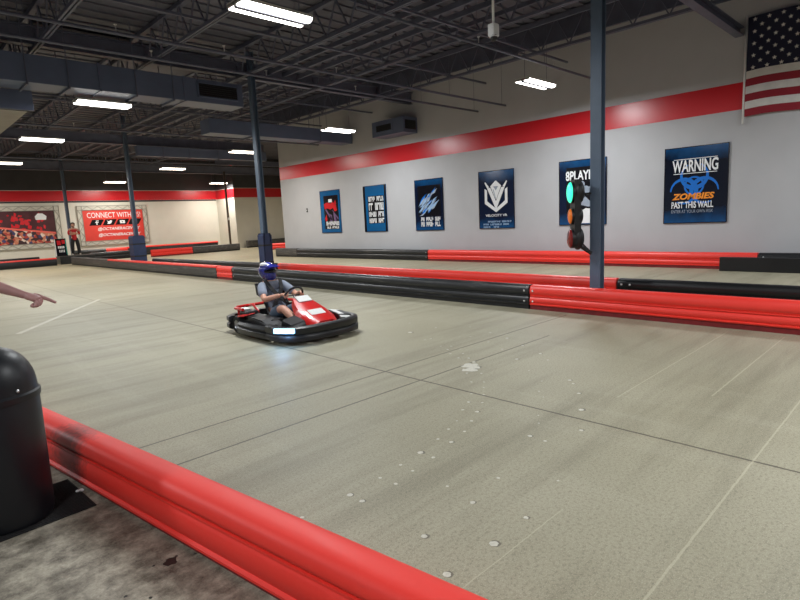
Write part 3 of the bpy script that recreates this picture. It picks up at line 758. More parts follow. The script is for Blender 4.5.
for i in range(4):
    x = -1.35+i*.8
    b = nb(); poly(b, [(x-.2,.0),(x+.5,.0),(x+.72,.38),(x+.02,.38)], .002); p = link('icon_tile', b, M_inkblack, t)
    b = nb(); c = x+.26; z = .006
    if i == 0: poly(b, rect(c-.03,.05,c+.04,.33), z); poly(b, rect(c-.09,.18,c+.11,.23), z); poly(b, rect(c+.0,.28,c+.13,.33), z)
    if i == 1: poly(b, [(c-.17,.1),(c-.02,.07),(c+.1,.14),(c+.13,.24),(c+.17,.29),(c+.1,.29),(c+.03,.31),(c-.02,.24),(c-.15,.3),(c-.1,.17)], z)
    if i == 2:
        poly(b, rect(c-.16,.09,c+.16,.29), z); poly(b, [(c-.04,.14),(c-.04,.24),(c+.06,.19)], z+.003, mi=1)
    if i == 3:
        for r in (rect(c-.13,.06,c-.09,.32), rect(c+.09,.06,c+.13,.32), rect(c-.09,.06,c+.09,.1), rect(c-.09,.28,c+.09,.32), rect(c-.05,.14,c+.05,.24)): poly(b, r, z)
    link('icon', b, [M_ink, M_inkblack], p)
lettering('handle_lettering', '@OCTANERACEWAY', M_ink, t, -1.06, -.38, 1.62, -.13, shear=.25, bold=.02)
lettering('handle_lettering', '@OCTANERACEWAY', M_ink, t, -1.06, -.78, 1.62, -.53, shear=.25, bold=.02)
M_crowd = mat('crowd_banner_print', (70, 40, 44), 0.45); k = NB(M_crowd)
tc = k.n('ShaderNodeTexCoord'); vo = k.n('ShaderNodeTexVoronoi'); vo.inputs['Scale'].default_value = 6.0
k.l(tc.outputs['Object'], vo.inputs['Vector']); sp = k.n('ShaderNodeSeparateColor'); k.l(vo.outputs['Color'], sp.inputs[0])
rp = k.n('ShaderNodeValToRGB'); rp.color_ramp.interpolation = 'CONSTANT'
els = rp.color_ramp.elements; els[0].position = 0; els[0].color = srgb(60,34,38); els[1].position = .3; els[1].color = srgb(196,120,92)
for q, c in ((.5,(168,60,52)), (.66,(226,204,190)), (.8,(60,62,104)), (.9,(200,140,110))): e = els.new(q); e.color = srgb(*c)
k.l(sp.outputs[0], rp.inputs['Fac']); k.l(rp.outputs['Color'], k.b.inputs['Base Color'])
M_maroon = mat('maroon_print', (74, 32, 38), 0.4, var=.3, vscale=2)
t, w, h = banner(3.6, 8.74, 1.15, 3.14, 'framed banner with a red industrial picture above a crowd, far left', M_maroon)
b = nb(); poly(b, [(-2.55,-.98),(2.55,-.98),(2.55,-.44),(-2.55,.30)], .001); link('crowd_print', b, M_crowd, t)
b = nb(); poly(b, [(-2.55,.30),(2.55,-.44),(2.55,-.34),(-2.55,.42)], .004); link('pale_stripe_print', b, M_inkpink, t)
b = nb()
R = random.Random(4)
for cx, ww in ((-2.0,.5), (-1.2,.45), (-.4,.5), (.3,.55), (1.0,.5), (1.78,.5)):
    yb = .46-(cx+2.55)*.149
    for i in range(11):
        px, py = cx+R.uniform(-ww*.5, ww*.5), R.uniform(yb, .86); a = R.uniform(.04,.14); c = R.uniform(.05,.16)
        poly(b, [(px-a,py-c*.6),(px+a*.6,max(yb-.05, py-c)),(px+a,min(.95, py+c*.4)),(px-a*.5,min(.95, py+c))], .003+i*2e-4)
link('red_print', b, M_inkred, t)
b = nb(); poly(b, [(1.55,.45),(2.1,.45),(2.15,.66),(1.95,.84),(1.7,.84),(1.52,.66)], .006); link('emblem_print', b, M_ink, t)
b = nb(); poly(b, [(-2.55,-.98),(-.3,-.98),(-.4,-.9),(-2.55,-.8)], .004); link('red_corner_print', b, M_inkred, t)

# ------------------------------------------------------------------ flag
t = empty('hanging_flag', (XW-.04, 3.8, 3.5), RW, label='large stars and stripes flag hung high on the right wall', cat='flag')
M_fr = mat('flag_red', (142, 22, 40), .7); M_fw = mat('flag_white', (214, 212, 208), .7, var=.08, vscale=5); M_fb = mat('flag_navy', (20, 24, 52), .7)
H, L = 2.2, 4.1; NX, NY = 40, 26
wave = lambda x, y: .022+.016*math.sin(x*5+y*1.4)*min(1, x*3)+.008*math.sin(y*6+x)
b = nb()
gr = [[b.verts.new((.03+i*L/NX, .08+j*H/NY+.02*math.sin(i*.35), wave(i*L/NX, j*H/NY))) for i in range(NX+1)] for j in range(NY+1)]
for j in range(NY):
    for i in range(NX):
        f = b.faces.new((gr[j][i], gr[j][i+1], gr[j+1][i+1], gr[j+1][i]))
        s = j//2
        f.material_index = 2 if (s >= 6 and i < NX*.4) else (0 if s % 2 == 0 else 1)
for r in range(9):
    for c in range(6 if r % 2 == 0 else 5):
        cx = .03+.4*L*((c*2+1+(r % 2))/12); cy = .08+H*(6/13)+H*(7/13)*((9-r-.5)/9.0)
        ps = []
        for q in range(10):
            rad = .052 if q % 2 == 0 else .021; a = PI/2+q*PI/5
            x, y = cx+rad*math.cos(a), cy+rad*math.sin(a); ps.append(b.verts.new((x, y, wave(x-.03, y-.08)+.006)))
        b.faces.new(ps).material_index = 1
link('flag_cloth', b, [M_fr, M_fw, M_fb], t, True)
b = nb(); tube(b, [(0,-.08,.02),(0,2.34,.02)], .022, 10); link('flag_pole', b, M_white, t, True)

# ------------------------------------------------------------------ race light on the column
n = V((-.68,.735,0)).normalized(); sx = V((0,0,1)).cross(n)
Mx = Matrix((( sx.x, 0, n.x), (sx.y, 0, n.y), (0, 1, 0)))
t = empty('race_light', (8.285, 4.44, 1.55), Mx, label='black three-lens start light fixed to the tall column, green lens lit', cat='traffic light')
b = nb()
extrude(b, rect(-.15,-.5,.15,.53), lambda u, v: V((u,v,-.1)), lambda u, v: V((u,v,0)))
link('back_plate', b, M_black, t)
b = nb()
def dome_ring(b, yc, r, z0, z1, n=20, r2=None):
    A = [b.verts.new((r*math.cos(2*PI*k/n), yc+r*math.sin(2*PI*k/n), z0)) for k in range(n)]
    B = [b.verts.new(((r2 or r)*math.cos(2*PI*k/n), yc+(r2 or r)*math.sin(2*PI*k/n), z1)) for k in range(n)]
    for k in range(n): b.faces.new((A[k], A[(k+1)%n], B[(k+1)%n], B[k]))
    return A, B
for yc, r in ((.33,.2), (-.05,.16), (-.41,.19)):
    ball(b, (0,yc,-.085), r, 1, 1, .5, 18)
    A, B = dome_ring(b, yc, r*.84, -.02, .03); b.faces.new(A[::-1]); b.faces.new(B)
o = link('lamp_housing', b, M_black, t, True); smooth_by_angle(o, 40)
def lens(yc, r, m):
    b = nb()
    res = ball(b, (0,yc,.03), r, 1, 1, .3, 20); link('lens', b, m, t, True)
    b = nb(); A, B = dome_ring(b, yc, r*1.0, .02, .034); A2, B2 = dome_ring(b, yc, r*.94, .02, .034)
    for k in range(20): b.faces.new((B[k], B[(k+1)%20], B2[(k+1)%20], B2[k]))
    link('lens_rim', b, M_black, t)
lens(.33, .168, mat('lit_green_lens', (60, 225, 190), .15, emit=(60, 235, 190), estr=1.1))
lens(-.05, .125, mat('amber_lens', (222, 112, 30), .12, emit=(230, 110, 20), estr=.12))
lens(-.41, .158, mat('red_lens', (122, 20, 20), .12))
b = nb(); bar(b, (.0,-.5,-.06), (.1,-.66,-.28), .06, .03); bar(b, (0,-.44,-.1), (.1,-.64,-.27), .02); link('mounting_bracket', b, M_black, t)
b = nb(); bar(b, (0,.3,-.12), (.1,.3,-.27), .03); link('mounting_bracket', b, M_black, t)

# ------------------------------------------------------------------ bin, mat, scrap
t = empty('trash_bin', (.385, 3.69, .012), label='black domed plastic trash bin beside the red foreground barrier', cat='trash bin')
b = nb(); lathe(b, [(0,0),(.205,0),(.215,.02),(.222,.70),(.218,.715),(0,.715)], 40); smooth_by_angle(link('bin_body', b, M_bin, t), 40)
b = nb(); lathe(b, [(0,.70),(.216,.70),(.229,.703),(.231,.735),(.222,.745),(0,.745)], 40); smooth_by_angle(link('rim', b, M_bin, t), 40)
b = nb(); lathe(b, [(0,.74),(.22,.745)]+[(.218*math.cos(a)**.8, .76+.235*math.sin(a)) for a in [i*PI/2/12 for i in range(12)]]+[(0,.995)], 40); d = smooth_by_angle(link('dome_lid', b, M_bin, t), 40)
b = nb(); ball(b, (.093,-.200,.768), .009, seg=8); link('rivet', b, M_bolt, t, True)
b = nb(); ang0 = math.radians(215)
pts = []
for zz, aa in ((.80,.38),(.80,-.38),(.92,-.28),(.92,.28)): pts.append((zz, aa))
vs = []
for zz, aa in pts:
    s = (zz-.76)/.235; r = .224*math.cos(math.asin(min(.99, s)))**.8
    vs.append(b.verts.new((r*math.cos(ang0+aa), r*math.sin(ang0+aa), zz)))
b.faces.new(vs); link('flap', b, M_black, t)
t = empty('rubber_mat', (.29, 3.74, 0), math.radians(3), label='ribbed black rubber mat under the trash bin', cat='mat')
b = nb(); box(b, (-.42,-.29,0), (.465,.24,.008), bev=.002)
for i in range(26): box(b, (-.41,-.28+i*.0198,.008), (.455,-.272+i*.0198,.0115))
link('mat_sheet', b, M_rub, t)
b = nb()
for k in range(5): ball(b, (random.uniform(-.012,.012), random.uniform(-.012,.012), .012+random.uniform(0,.01)), .012, 1.2, .8, .6, 6)
o = link('paper_scrap', b, M_white); o.location = (.745, 3.735, .0); tag(o, 'small crumpled white paper scrap at the mat edge by the red barrier', 'scrap')

# ------------------------------------------------------------------ people helpers
def lerp(a, b, t): return tuple(a[i]+(b[i]-a[i])*t for i in range(3))
def head_extra(c, r, fwd, skin_i=0):
    """nose, ears, eyes, mouth around a head centre"""
    f = V(fwd).normalized(); s = V((0,0,1)).cross(f).normalized()
    def go(bm):
        C = V(c)
        ball(bm, C+f*r*.98-V((0,0,r*.12)), r*.17, 1, 1, 1.3, 8)
        for k in (-1, 1):
            ball(bm, C+s*k*r*.86-V((0,0,r*.05)), r*.22, .7, .7, 1.3, 8)
            ball(bm, C+f*r*.86+s*k*r*.36+V((0,0,r*.1)), r*.11, seg=8, mi=1)
        ball(bm, C+f*r*.84-V((0,0,r*.55)), r*.2, 1, 1, .35, 8, mi=2)
    return go
M_eye = mat('eye', (40, 30, 26), .2); M_lip = mat('lip', (168, 92, 86), .5)
def finger_graphs(wrist, d, up, side, size, curl, point=None, thumb_curl=.6):
    """five separate finger chains rooted inside the palm. d: hand direction, up: back of hand, side: towards thumb"""
    d, up, side, w = V(d).normalized(), V(up).normalized(), V(side).normalized(), V(wrist)
    gs = []; L = size
    palm = [[(tuple(w), L*.15), (tuple(w+d*L*.18), (L*.2, L*.13)), (tuple(w+d*L*.36), (L*.235, L*.13)), (tuple(w+d*L*.5), (L*.22, L*.115))]]
    gs.append(palm)
    for i, (off, ln) in enumerate(((.15,.46), (.05,.5), (-.05,.47), (-.145,.38))):
        root = w+d*L*.42+side*L*off*1.05
        c = 0.06 if point == i else curl
        p = root; a = 0.0; ch = [(tuple(p), L*.068)]
        for seg, fr in enumerate((.22, .42, .3, .24)):
            if seg > 0: a += c*(1.0 if seg > 1 else .85)
            dirv = d*math.cos(a)-up*math.sin(a)
            p = p+dirv*L*ln*fr*(1.05)
            ch.append((tuple(p), L*(.066-.006*seg)))
        gs.append([ch])
    p = w+d*L*.16+side*L*.14; ch = [(tuple(p), L*.08)]
    for a, fr in ((.75,.18), (.45,.17), (.3-thumb_curl*.5,.14)):
        p = p+(d*math.cos(a)+side*math.sin(a)-up*.25*thumb_curl)*L*fr; ch.append((tuple(p), L*(.066-.01*len(ch)*.6)))
    gs.append([ch])
    return gs

# ------------------------------------------------------------------ go-kart (local: +x forward, +y left)
M_kred = mat('kart_red_body', (206, 30, 30), .3, coat=.3); M_kblk = mat('kart_black_plastic', (22, 22, 25), .4, var=.15, vscale=12)
M_kframe = mat('kart_frame_steel', (150, 150, 152), .35, metal=.6); M_tyre = mat('tyre_rubber', (18, 18, 19), .7); M_rim = mat('wheel_rim', (150, 152, 156), .35, metal=.7)
M_kwht = mat('kart_white_panel', (228, 228, 226), .35); M_led = mat('lit_kart_lamp', (200, 230, 255), .2, emit=(120, 190, 255), estr=5)
KP, KA = (4.40, 6.93, 0), -PI/2-.02
kart = empty('go_kart', KP, KA, label='red and black electric go-kart carrying the helmeted driver', cat='go-kart')
def kp(name, b, m, par=None, smooth=False, ang=40):
    o = link(name, b, m, par or kart)
    return smooth_by_angle(o, ang) if smooth else o
b = nb(); extrude(b, [(-.62,-.3),(.45,-.3),(.72,-.2),(.72,.2),(.45,.3),(-.62,.3)], lambda u, v: V((u,v,.055)), lambda u, v: V((u,v,.075))); kp('floor_pan', b, M_kblk)
b = nb()
for s in (-1, 1):
    tube(b, [(-.78,s*.32,.10),(-.3,s*.32,.09),(.3,s*.3,.09),(.62,s*.22,.1),(.82,s*.2,.12)], .018, 8)
tube(b, [(-.7,-.34,.1),(-.7,.34,.1)], .018, 8); tube(b, [(.5,-.28,.1),(.5,.28,.1)], .018, 8)
kp('frame', b, M_kframe, smooth=True)
def wheel(x, y, r, w):
    b = nb(); prof = [(r*.55,-w/2),(r*.9,-w/2),(r,-w*.34),(r,w*.34),(r*.9,w/2),(r*.55,w/2),(r*.55,-w/2)]
    lathe(b, prof, 22); bmesh.ops.rotate(b, verts=b.verts, cent=(0,0,0), matrix=Matrix.Rotation(PI/2, 3, 'X'))
    bmesh.ops.translate(b, verts=b.verts, vec=(x,y,r)); o = kp('tyre', b, M_tyre, smooth=True)
    b = nb(); lathe(b, [(0,-w*.3),(r*.2,-w*.3),(r*.5,-w*.42),(r*.57,-w*.48),(r*.57,w*.48),(r*.5,w*.42),(r*.2,w*.3),(0,w*.3)], 18)
    bmesh.ops.rotate(b, verts=b.verts, cent=(0,0,0), matrix=Matrix.Rotation(PI/2, 3, 'X')); bmesh.ops.translate(b, verts=b.verts, vec=(x,y,r))
    kp('wheel_rim', b, M_rim, o, True)
for x, y, r, w in ((-.56,-.5,.14,.2), (-.56,.5,.14,.2), (.5,-.47,.13,.13), (.5,.47,.13,.13)): wheel(x, y, r, w)
b = nb(); tube(b, [(-.56,-.55,.14),(-.56,.55,.14)], .02, 8); kp('rear_axle', b, M_kframe, smooth=True)
# side pods with wrap-around black bumper
for s in (-1, 1):
    b = nb()
    extrude(b, [(-.36,.06),(-.38,.24),(-.2,.30),(.18,.26),(.34,.2),(.36,.07)], lambda u, v: V((u,s*.32,v)), lambda u, v: V((u*.96,s*.56,v*.86+.01)))
    kp('side_pod', b, M_kblk, smooth=True)
    b = nb(); extrude(b, [(-.3,.28),(-.28,.305),(.1,.285),(.3,.215),(.28,.2)], lambda u, v: V((u,s*.36,v+.004)), lambda u, v: V((u,s*.54,v-.018))); kp('side_pod_cover', b, M_kblk)
# rear bumper and tail
b = nb(); tube(b, [(-.5,-.5,.36),(-.74,-.5,.36),(-.84,-.42,.36),(-.86,-.2,.36),(-.86,.2,.36),(-.84,.42,.36),(-.74,.5,.36),(-.5,.5,.36)], .024, 8)
for y in (-.45, .45): tube(b, [(-.84,y*.9,.2),(-.84,y*.9,.36)], .02, 8)
for y in (-.22, .22): tube(b, [(-.85,y,.36),(-.7,y,.38),(-.55,y,.28)], .02, 8)
kp('rear_hoop', b, M_kred, smooth=True)
b = nb(); box(b, (-.64,-.5,.2), (-.38,-.3,.34), bev=.03); kp('motor_cover', b, M_kblk)
b = nb(); box(b, (-.64,.3,.2), (-.38,.5,.34), bev=.03); kp('motor_cover', b, M_kblk)
b = nb(); box(b, (-.70,-.5,.345), (-.52,-.36,.365), bev=.006); kp('number_plate', b, M_kwht)
b = nb(); extrude(b, [(-.5,.285),(-.3,.31),(-.28,.32),(-.5,.30)], lambda u, v: V((u,-.6,v-.02)), lambda u, v: V((u,-.42,v))); kp('side_stripe_panel', b, M_kred)
for s in (-1, 1):
    b = nb(); box(b, (-.3,s*.33-.1,.08), (.2,s*.33+.1,.27), bev=.02); kp('battery_box', b, M_kblk)
# front bumper: tall moulded band
def band(name, path, prof, m, par=None):
    b = nb(); rings = []
    P = [V((x, y, 0)) for x, y in path]
    for i, p in enumerate(P):
        d = (P[min(i+1, len(P)-1)]-P[max(i-1, 0)]).normalized(); nrm = V((d.y, -d.x, 0))
        rings.append([b.verts.new(p+nrm*u+V((0,0,v))) for u, v in prof])
    n = len(prof)
    for A, B in zip(rings, rings[1:]):
        for k in range(n): b.faces.new((A[k], A[(k+1)%n], B[(k+1)%n], B[k]))
    b.faces.new(rings[0][::-1]); b.faces.new(rings[-1]); bmesh.ops.recalc_face_normals(b, faces=b.faces)
    o = link(name, b, m, par or kart); return smooth_by_angle(o, 50)
FP = [(.42,-.62),(.6,-.63),(.78,-.6),(.9,-.5),(.98,-.3),(1.0,0),(.98,.3),(.9,.5),(.78,.6),(.6,.63),(.42,.62)]
BP = [(.0,.05),(.05,.06),(.055,.12),(.03,.145),(.05,.17),(.045,.235),(.0,.26),(-.05,.25),(-.05,.06)]
band('front_bumper', FP, BP, M_kblk)
SP = [(-.44,-.60),(-.36,-.64),(.0,-.65),(.36,-.64),(.41,-.62)]
for s in (-1, 1):
    pa = [(x, y) for x, y in SP] if s < 0 else [(x, -y) for x, y in SP][::-1]
    band('side_bumper', pa, [(0,.045),(.045,.06),(.05,.13),(.02,.15),(.035,.18),(.0,.215),(-.08,.2),(-.08,.06)], M_kblk)
RP = [(-.68,.60),(-.82,.57),(-.9,.46),(-.94,.2),(-.94,-.2),(-.9,-.46),(-.82,-.57),(-.68,-.60)]
band('rear_bumper', RP, [(0,.06),(.05,.08),(.055,.14),(.02,.165),(.05,.19),(.045,.25),(.0,.27),(-.05,.26),(-.05,.07)], M_kblk)
# nose fairing rising to the wheel
b = nb()
rows = [(.92,.2,.20,.27), (.78,.27,.24,.33), (.6,.26,.30,.41), (.42,.2,.36,.5), (.3,.15,.44,.56)]
rings = []
for x, hw, zl, zh in rows:
    rings.append([b.verts.new((x,y*hw,z)) for y, z in ((-1,zl),(-.85,zh-.03),(-.5,zh),(.5,zh),(.85,zh-.03),(1,zl))])
for a, c in zip(rings, rings[1:]):
    for k in range(5): b.faces.new((a[k], a[k+1], c[k+1], c[k]))
    b.faces.new((a[5], a[0], c[0], c[5]))
b.faces.new(rings[0]); b.faces.new(rings[-1][::-1]); bmesh.ops.recalc_face_normals(b, faces=b.faces)
nose = kp('nose_fairing', b, M_kred, smooth=True)
b = nb(); extrude(b, [(.33,.566),(.45,.50),(.44,.488),(.32,.55)], lambda u, v: V((u,-.11,v)), lambda u, v: V((u,.11,v))); kp('nose_panel', b, M_kwht, nose)
b = nb(); extrude(b, [(.64,.40),(.76,.346),(.755,.335),(.64,.39)], lambda u, v: V((u,-.12,v)), lambda u, v: V((u,.12,v))); kp('number_panel', b, M_kwht, nose)
for s in (-1, 1):
    b = nb(); extrude(b, [(.55,.2),(.86,.2),(.82,.3),(.6,.34)], lambda u, v: V((u,s*.28,v)), lambda u, v: V((u,s*.5,v-.03))); kp('front_wing', b, M_kblk, smooth=True)
    b = nb(); extrude(b, [(.58,.345),(.8,.305),(.86,.26),(.84,.25),(.6,.33)], lambda u, v: V((u,s*.30,v)), lambda u, v: V((u,s*.47,v-.03))); kp('front_wing_cover', b, M_kwht if s > 0 else M_kblk)
for sg in (-1,):
    b = nb(); p0, p1 = V((.72,sg*.70,.215)), V((.965,sg*.55,.215)); bar(b, p0, p1, .04, .06); kp('head_lamp', b, M_led)
li = bpy.data.lights.new('lamp_glow', 'POINT'); li.energy = 3.5; li.color = (.3,.55,1); li.shadow_soft_size = .05
o = bpy.data.objects.new('lamp_glow', li); COL.objects.link(o); o.parent = kart; o.location = (.92,-.74,.24)
# seat, steering
b = nb()
srows = [(.12,.13,.18,.0), (-.05,.12,.19,0), (-.22,.13,.2,0), (-.36,.2,.2,0), (-.46,.36,.2,0), (-.53,.55,.19,0), (-.56,.68,.15,0)]
sr = []
for x, z, hw, _ in srows:
    sr.append([b.verts.new((x+q*.06, y*hw, z+q*.1)) for y, q in ((-1.05,1),(-.85,.3),(-.4,0),(.4,0),(.85,.3),(1.05,1))])
for a, c in zip(sr, sr[1:]):
    for k in range(5): b.faces.new((a[k], a[k+1], c[k+1], c[k]))
bmesh.ops.recalc_face_normals(b, faces=b.faces)
bmesh.ops.solidify(b, geom=list(b.faces), thickness=.025); kp('seat', b, M_kblk, smooth=True)
b = nb(); extrude(b, [(-.74,.52),(-.78,.70),(-.74,.70),(-.66,.50)], lambda u, v: V((u,-.13,v)), lambda u, v: V((u,.13,v))); kp('head_rest', b, M_kblk)
b = nb()
C, NN = V((.13,0,.56)), 24; ux = V((math.sin(.6),0,math.cos(.6))); 
for i in range(NN):
    a0, a1 = 2*PI*i/NN, 2*PI*(i+1)/NN
    tube(b, [C+(ux*math.sin(a0)+V((0,1,0))*math.cos(a0))*.15, C+(ux*math.sin(a1)+V((0,1,0))*math.cos(a1))*.15], .016, 6)
bar(b, C-V((0,.14,0)), C+V((0,.14,0)), .03, .012); kp('steering_wheel', b, M_kblk)
b = nb(); tube(b, [C, (.42,0,.2)], .014, 8); kp('steering_column', b, M_kframe)

# ------------------------------------------------------------------ driver (same local frame)
M_shirt = mat('grey_shirt', (132, 140, 156), .8, var=.1, vscale=20); M_short = mat('denim_shorts', (88, 104, 122), .8, var=.1, vscale=20)
M_shoe = mat('dark_shoe', (40, 40, 44), .6); M_helm = mat('blue_helmet', (34, 40, 132), .2, coat=.5, var=.5, vscale=7); M_visor = mat('dark_visor', (14, 14, 20), .08)
drv = empty('person', KP, KA, label='person in grey shirt and blue helmet driving the go-kart, hands on the wheel', cat='person')
HP = (-.36,0,.27); CH = (-.48,0,.60); NK = (-.50,0,.75); HD = (-.57,0,.88)
body = [[(HP,.12), ((-.41,0,.4),(.145,.115)), (CH,(.165,.12)), ((-.49,0,.69),.10), (NK,.062), ((-.545,0,.82),.075), (HD,.1), ((-.57,0,.94),.075)]]
for s in (-1, 1):
    sh, el, wr = (-.47,s*.18,.68), (-.22,s*.29,.50), (.045,s*.17,.575)
    body.append([((-.49,0,.69),.10), (sh,.075), (lerp(sh, el, .5),.055), (el,.045), (lerp(el, wr, .4),.045), (wr,.032)])
    hip, kn, an, toe = (-.28,s*.1,.24), (.14,s*.20,.40), (.50,s*.15,.17), (.64,s*.15,.20)
    body.append([(HP,.12), (hip,.1), (lerp(hip, kn, .5),.085), (kn,.062), (lerp(kn, an, .4),.06), (an,.042), (toe,.035)])
graphs = [body]
for s in (-1, 1): graphs += finger_graphs((.045,s*.17,.575), (.7,-s*.25,.15), (-.2,0,1), (0,-s,.4), .17, 1.0)
o = skinned('body', graphs, [M_skin, M_eye, M_lip], drv, 2, head_extra(HD, .1, (1,-.1,0)))
cl = [[((-.33,0,.2),.15), (HP,.15), ((-.41,0,.4),(.17,.145)), (CH,(.182,.14)), ((-.49,0,.69),.115), ((-.495,0,.735),.075)]]
for s in (-1, 1):
    sh, el = (-.47,s*.18,.68), (-.22,s*.29,.50); cl.append([((-.49,0,.69),.115), (sh,.092), (lerp(sh, el, .45),.078), (lerp(sh, el, .8),.072)])
skinned('shirt', [cl], M_shirt, drv)
cl = [[((-.38,0,.33),.13), (HP,.135)]]
for s in (-1, 1):
    hip, kn = (-.28,s*.1,.24), (.14,s*.20,.40); cl.append([(HP,.135), (hip,.118), (lerp(hip, kn, .5),.102), (lerp(hip, kn, .88),.092)])
skinned('shorts', [cl], M_short, drv)
for s in (-1, 1): skinned('shoe', [[[((.47,s*.15,.16),.05), ((.54,s*.15,.16),.05), ((.62,s*.15,.215),.045), ((.64,s*.15,.25),.03)]]], M_shoe, drv)
b = nb(); ball(b, (-.52,0,.89), .145, 1.08, .92, 1.0, 24); ball(b, (-.44,0,.815), .1, 1, .95, .8, 16); hl = link('helmet', b, M_helm, drv, True); hl.location = (-.055,0,0)
b = nb(); ball(b, (-.445,0,.895), .1, .95, 1.12, .55, 18); link('visor', b, M_visor, hl, True)
b = nb(); extrude(b, [(-.42,.99),(-.32,.965),(-.32,.955),(-.44,.96)], lambda u, v: V((u,-.1,v)), lambda u, v: V((u,.1,v))); link('peak', b, M_helm, hl)
b = nb(); ball(b, (-.5,-.06,1.0), .062, 1.2, 1, .5, 12); link('white_marking', b, M_ink, hl, True)
b = nb()
for s in (-1, 1): bar(b, (-.44,s*.13,.77), (-.33,s*.08,.62), .06, .012, up=(1,0,.6)); bar(b, (-.33,s*.08,.62), (-.22,-s*.14,.36), .06, .012, up=(1,0,.3))
hs = link('harness_strap', b, M_black, drv)

# ------------------------------------------------------------------ attendant far away
t = empty('low_platform', (8.25, 34.75, 0), label='low dark plinth behind the far barrier on which the attendant stands', cat='platform')
b = nb(); box(b, (-.75,-.45,0), (1.0,.45,.42), bev=.02); link('plinth', b, M_blk2, t); b = nb(); box(b, (-.75,-.45,.42), (1.0,.45,.45)); link('deck_sheet', b, M_gry, t)
M_ashirt = mat('red_staff_shirt', (186, 24, 36), .7); M_apant = mat('black_trousers', (24, 24, 28), .8); M_ashoe = mat('white_shoe', (210, 206, 196), .6)
ap = empty('person', (8.42, 34.7, .45), math.radians(-100), label='person in red shirt and black trousers standing with arms folded before the far banners', cat='person')
HPa = (0,0,.95)
bd = [[(HPa,(.15,.11)), ((0,0,1.12),(.14,.11)), ((0,0,1.32),(.17,.12)), ((0,0,1.43),.1), ((0,0,1.52),.055), ((.02,0,1.6),.075), ((.025,0,1.68),.1), ((.02,0,1.76),.07)]]
for s in (-1, 1):
    sh, el, wr = (0,s*.2,1.42), (.05,s*.27,1.16), (.21,-s*.06,1.21+.04*s)
    bd.append([((0,0,1.43),.1), (sh,.075), (lerp(sh, el, .5),.058), (el,.05), (lerp(el, wr, .5),.045), (wr,.033)])
    hip, kn, an = (0,s*.11,.9), (.02,s*.15,.5), (-.01,s*.18,.08)
    bd.append([(HPa,(.15,.11)), (hip,.1), (kn,.065), (lerp(kn, an, .35),.062), (an,.045), ((.13,s*.19,.04),.035)])
gs = [bd]
for s in (-1, 1): gs += finger_graphs((.21,-s*.06,1.21+.04*s), (0,-s,.1), (1,0,0), (0,0,1), .17, .35)
skinned('body', gs, [M_skin, M_eye, M_lip], ap, 2, head_extra((.025,0,1.68), .1, (1,0,0)))
cl = [[((0,0,.8),(.175,.14)), ((0,0,.92),(.18,.14)), ((0,0,1.12),(.175,.142)), ((0,0,1.32),(.188,.138)), ((0,0,1.43),.115), ((0,0,1.475),.075)]]
for s in (-1, 1):
    sh, el, wr = (0,s*.2,1.42), (.05,s*.27,1.16), (.21,-s*.06,1.21+.04*s)
    cl.append([((0,0,1.43),.115), (sh,.092), (lerp(sh, el, .5),.076), (el,.068), (lerp(el, wr, .3),.062)])
skinned('shirt', [cl], M_ashirt, ap)
cl = [[((0,0,1.05),(.165,.13)), ((0,0,.9),(.17,.13))]]
for s in (-1, 1): cl.append([((0,0,.9),(.16,.125)), ((0,s*.11,.82),.125), ((.02,s*.14,.5),.1), ((-.01,s*.16,.06),.085), ((-.01,s*.16,.03),.08)])
skinned('trousers', [cl], M_apant, ap)
for s in (-1, 1): skinned('shoe', [[[((-.03,s*.18,.05),.05), ((.07,s*.185,.045),.048), ((.16,s*.19,.035),.034)]]], M_ashoe, ap)
b = nb(); ball(b, (0,0,1.715), .112, 1, .98, .95, 14); ball(b, (-.05,0,1.66), .1, .8, 1, 1.2, 12)
for v in b.verts:
    if v.co.x > .04 and v.co.z < 1.74: v.co.x = .04
link('hair', b, M_hair, ap, True)
# A-frame sign beside the attendant
t = empty('a_frame_sign', (7.72, 34.75, .45), math.radians(-6), label='small black and white folding notice board left of the attendant', cat='sign')
for s, m in ((-1, M_inkblack), (1, M_inkblack)):
    b = nb(); extrude(b, [(s*.20,0),(s*.03,.95),(s*.0,.95),(s*.17,0)], lambda u, v: V((-.26,u,v)), lambda u, v: V((.26,u,v))); p = link('board', b, m, t)
    if s < 0:
        b = nb()
        f = lambda x, z, o=.004: V((x, -.20+.17*z/.95-o, z))
        def q(x0, z0, x1, z1): b.faces.new([b.verts.new(f(x, z)) for x, z in ((x0,z0),(x1,z0),(x1,z1),(x0,z1))])
        for i in range(4): q(-.16+i*.08,.42,-.1+i*.08,.54); q(-.12+i*.07,.2,-.08+i*.07,.34)
        link('white_print', b, M_ink, p)
        b = nb(); q(-.18,.6,.0,.85); q(.05,.66,.2,.88); link('red_print', b, M_inkred, p)
        b = nb(); q(.215,.05,.255,.9); link('green_print', b, M_inkteal, p)
b = nb(); box(b, (-.30,-.22,0), (-.27,.02,.93), rot=None); link('side_edge', b, M_ink, t)

# ------------------------------------------------------------------ pointing spectator at the left edge
M_tee = mat('dark_tee', (52, 54, 66), .8, var=.1, vscale=15); M_jean = mat('blue_jeans', (54, 66, 92), .8, var=.1, vscale=15)
sp_ = empty('person', (0,0,0), label='pale bare forearm and pointing hand of a spectator reaching in from the left edge', cat='person')
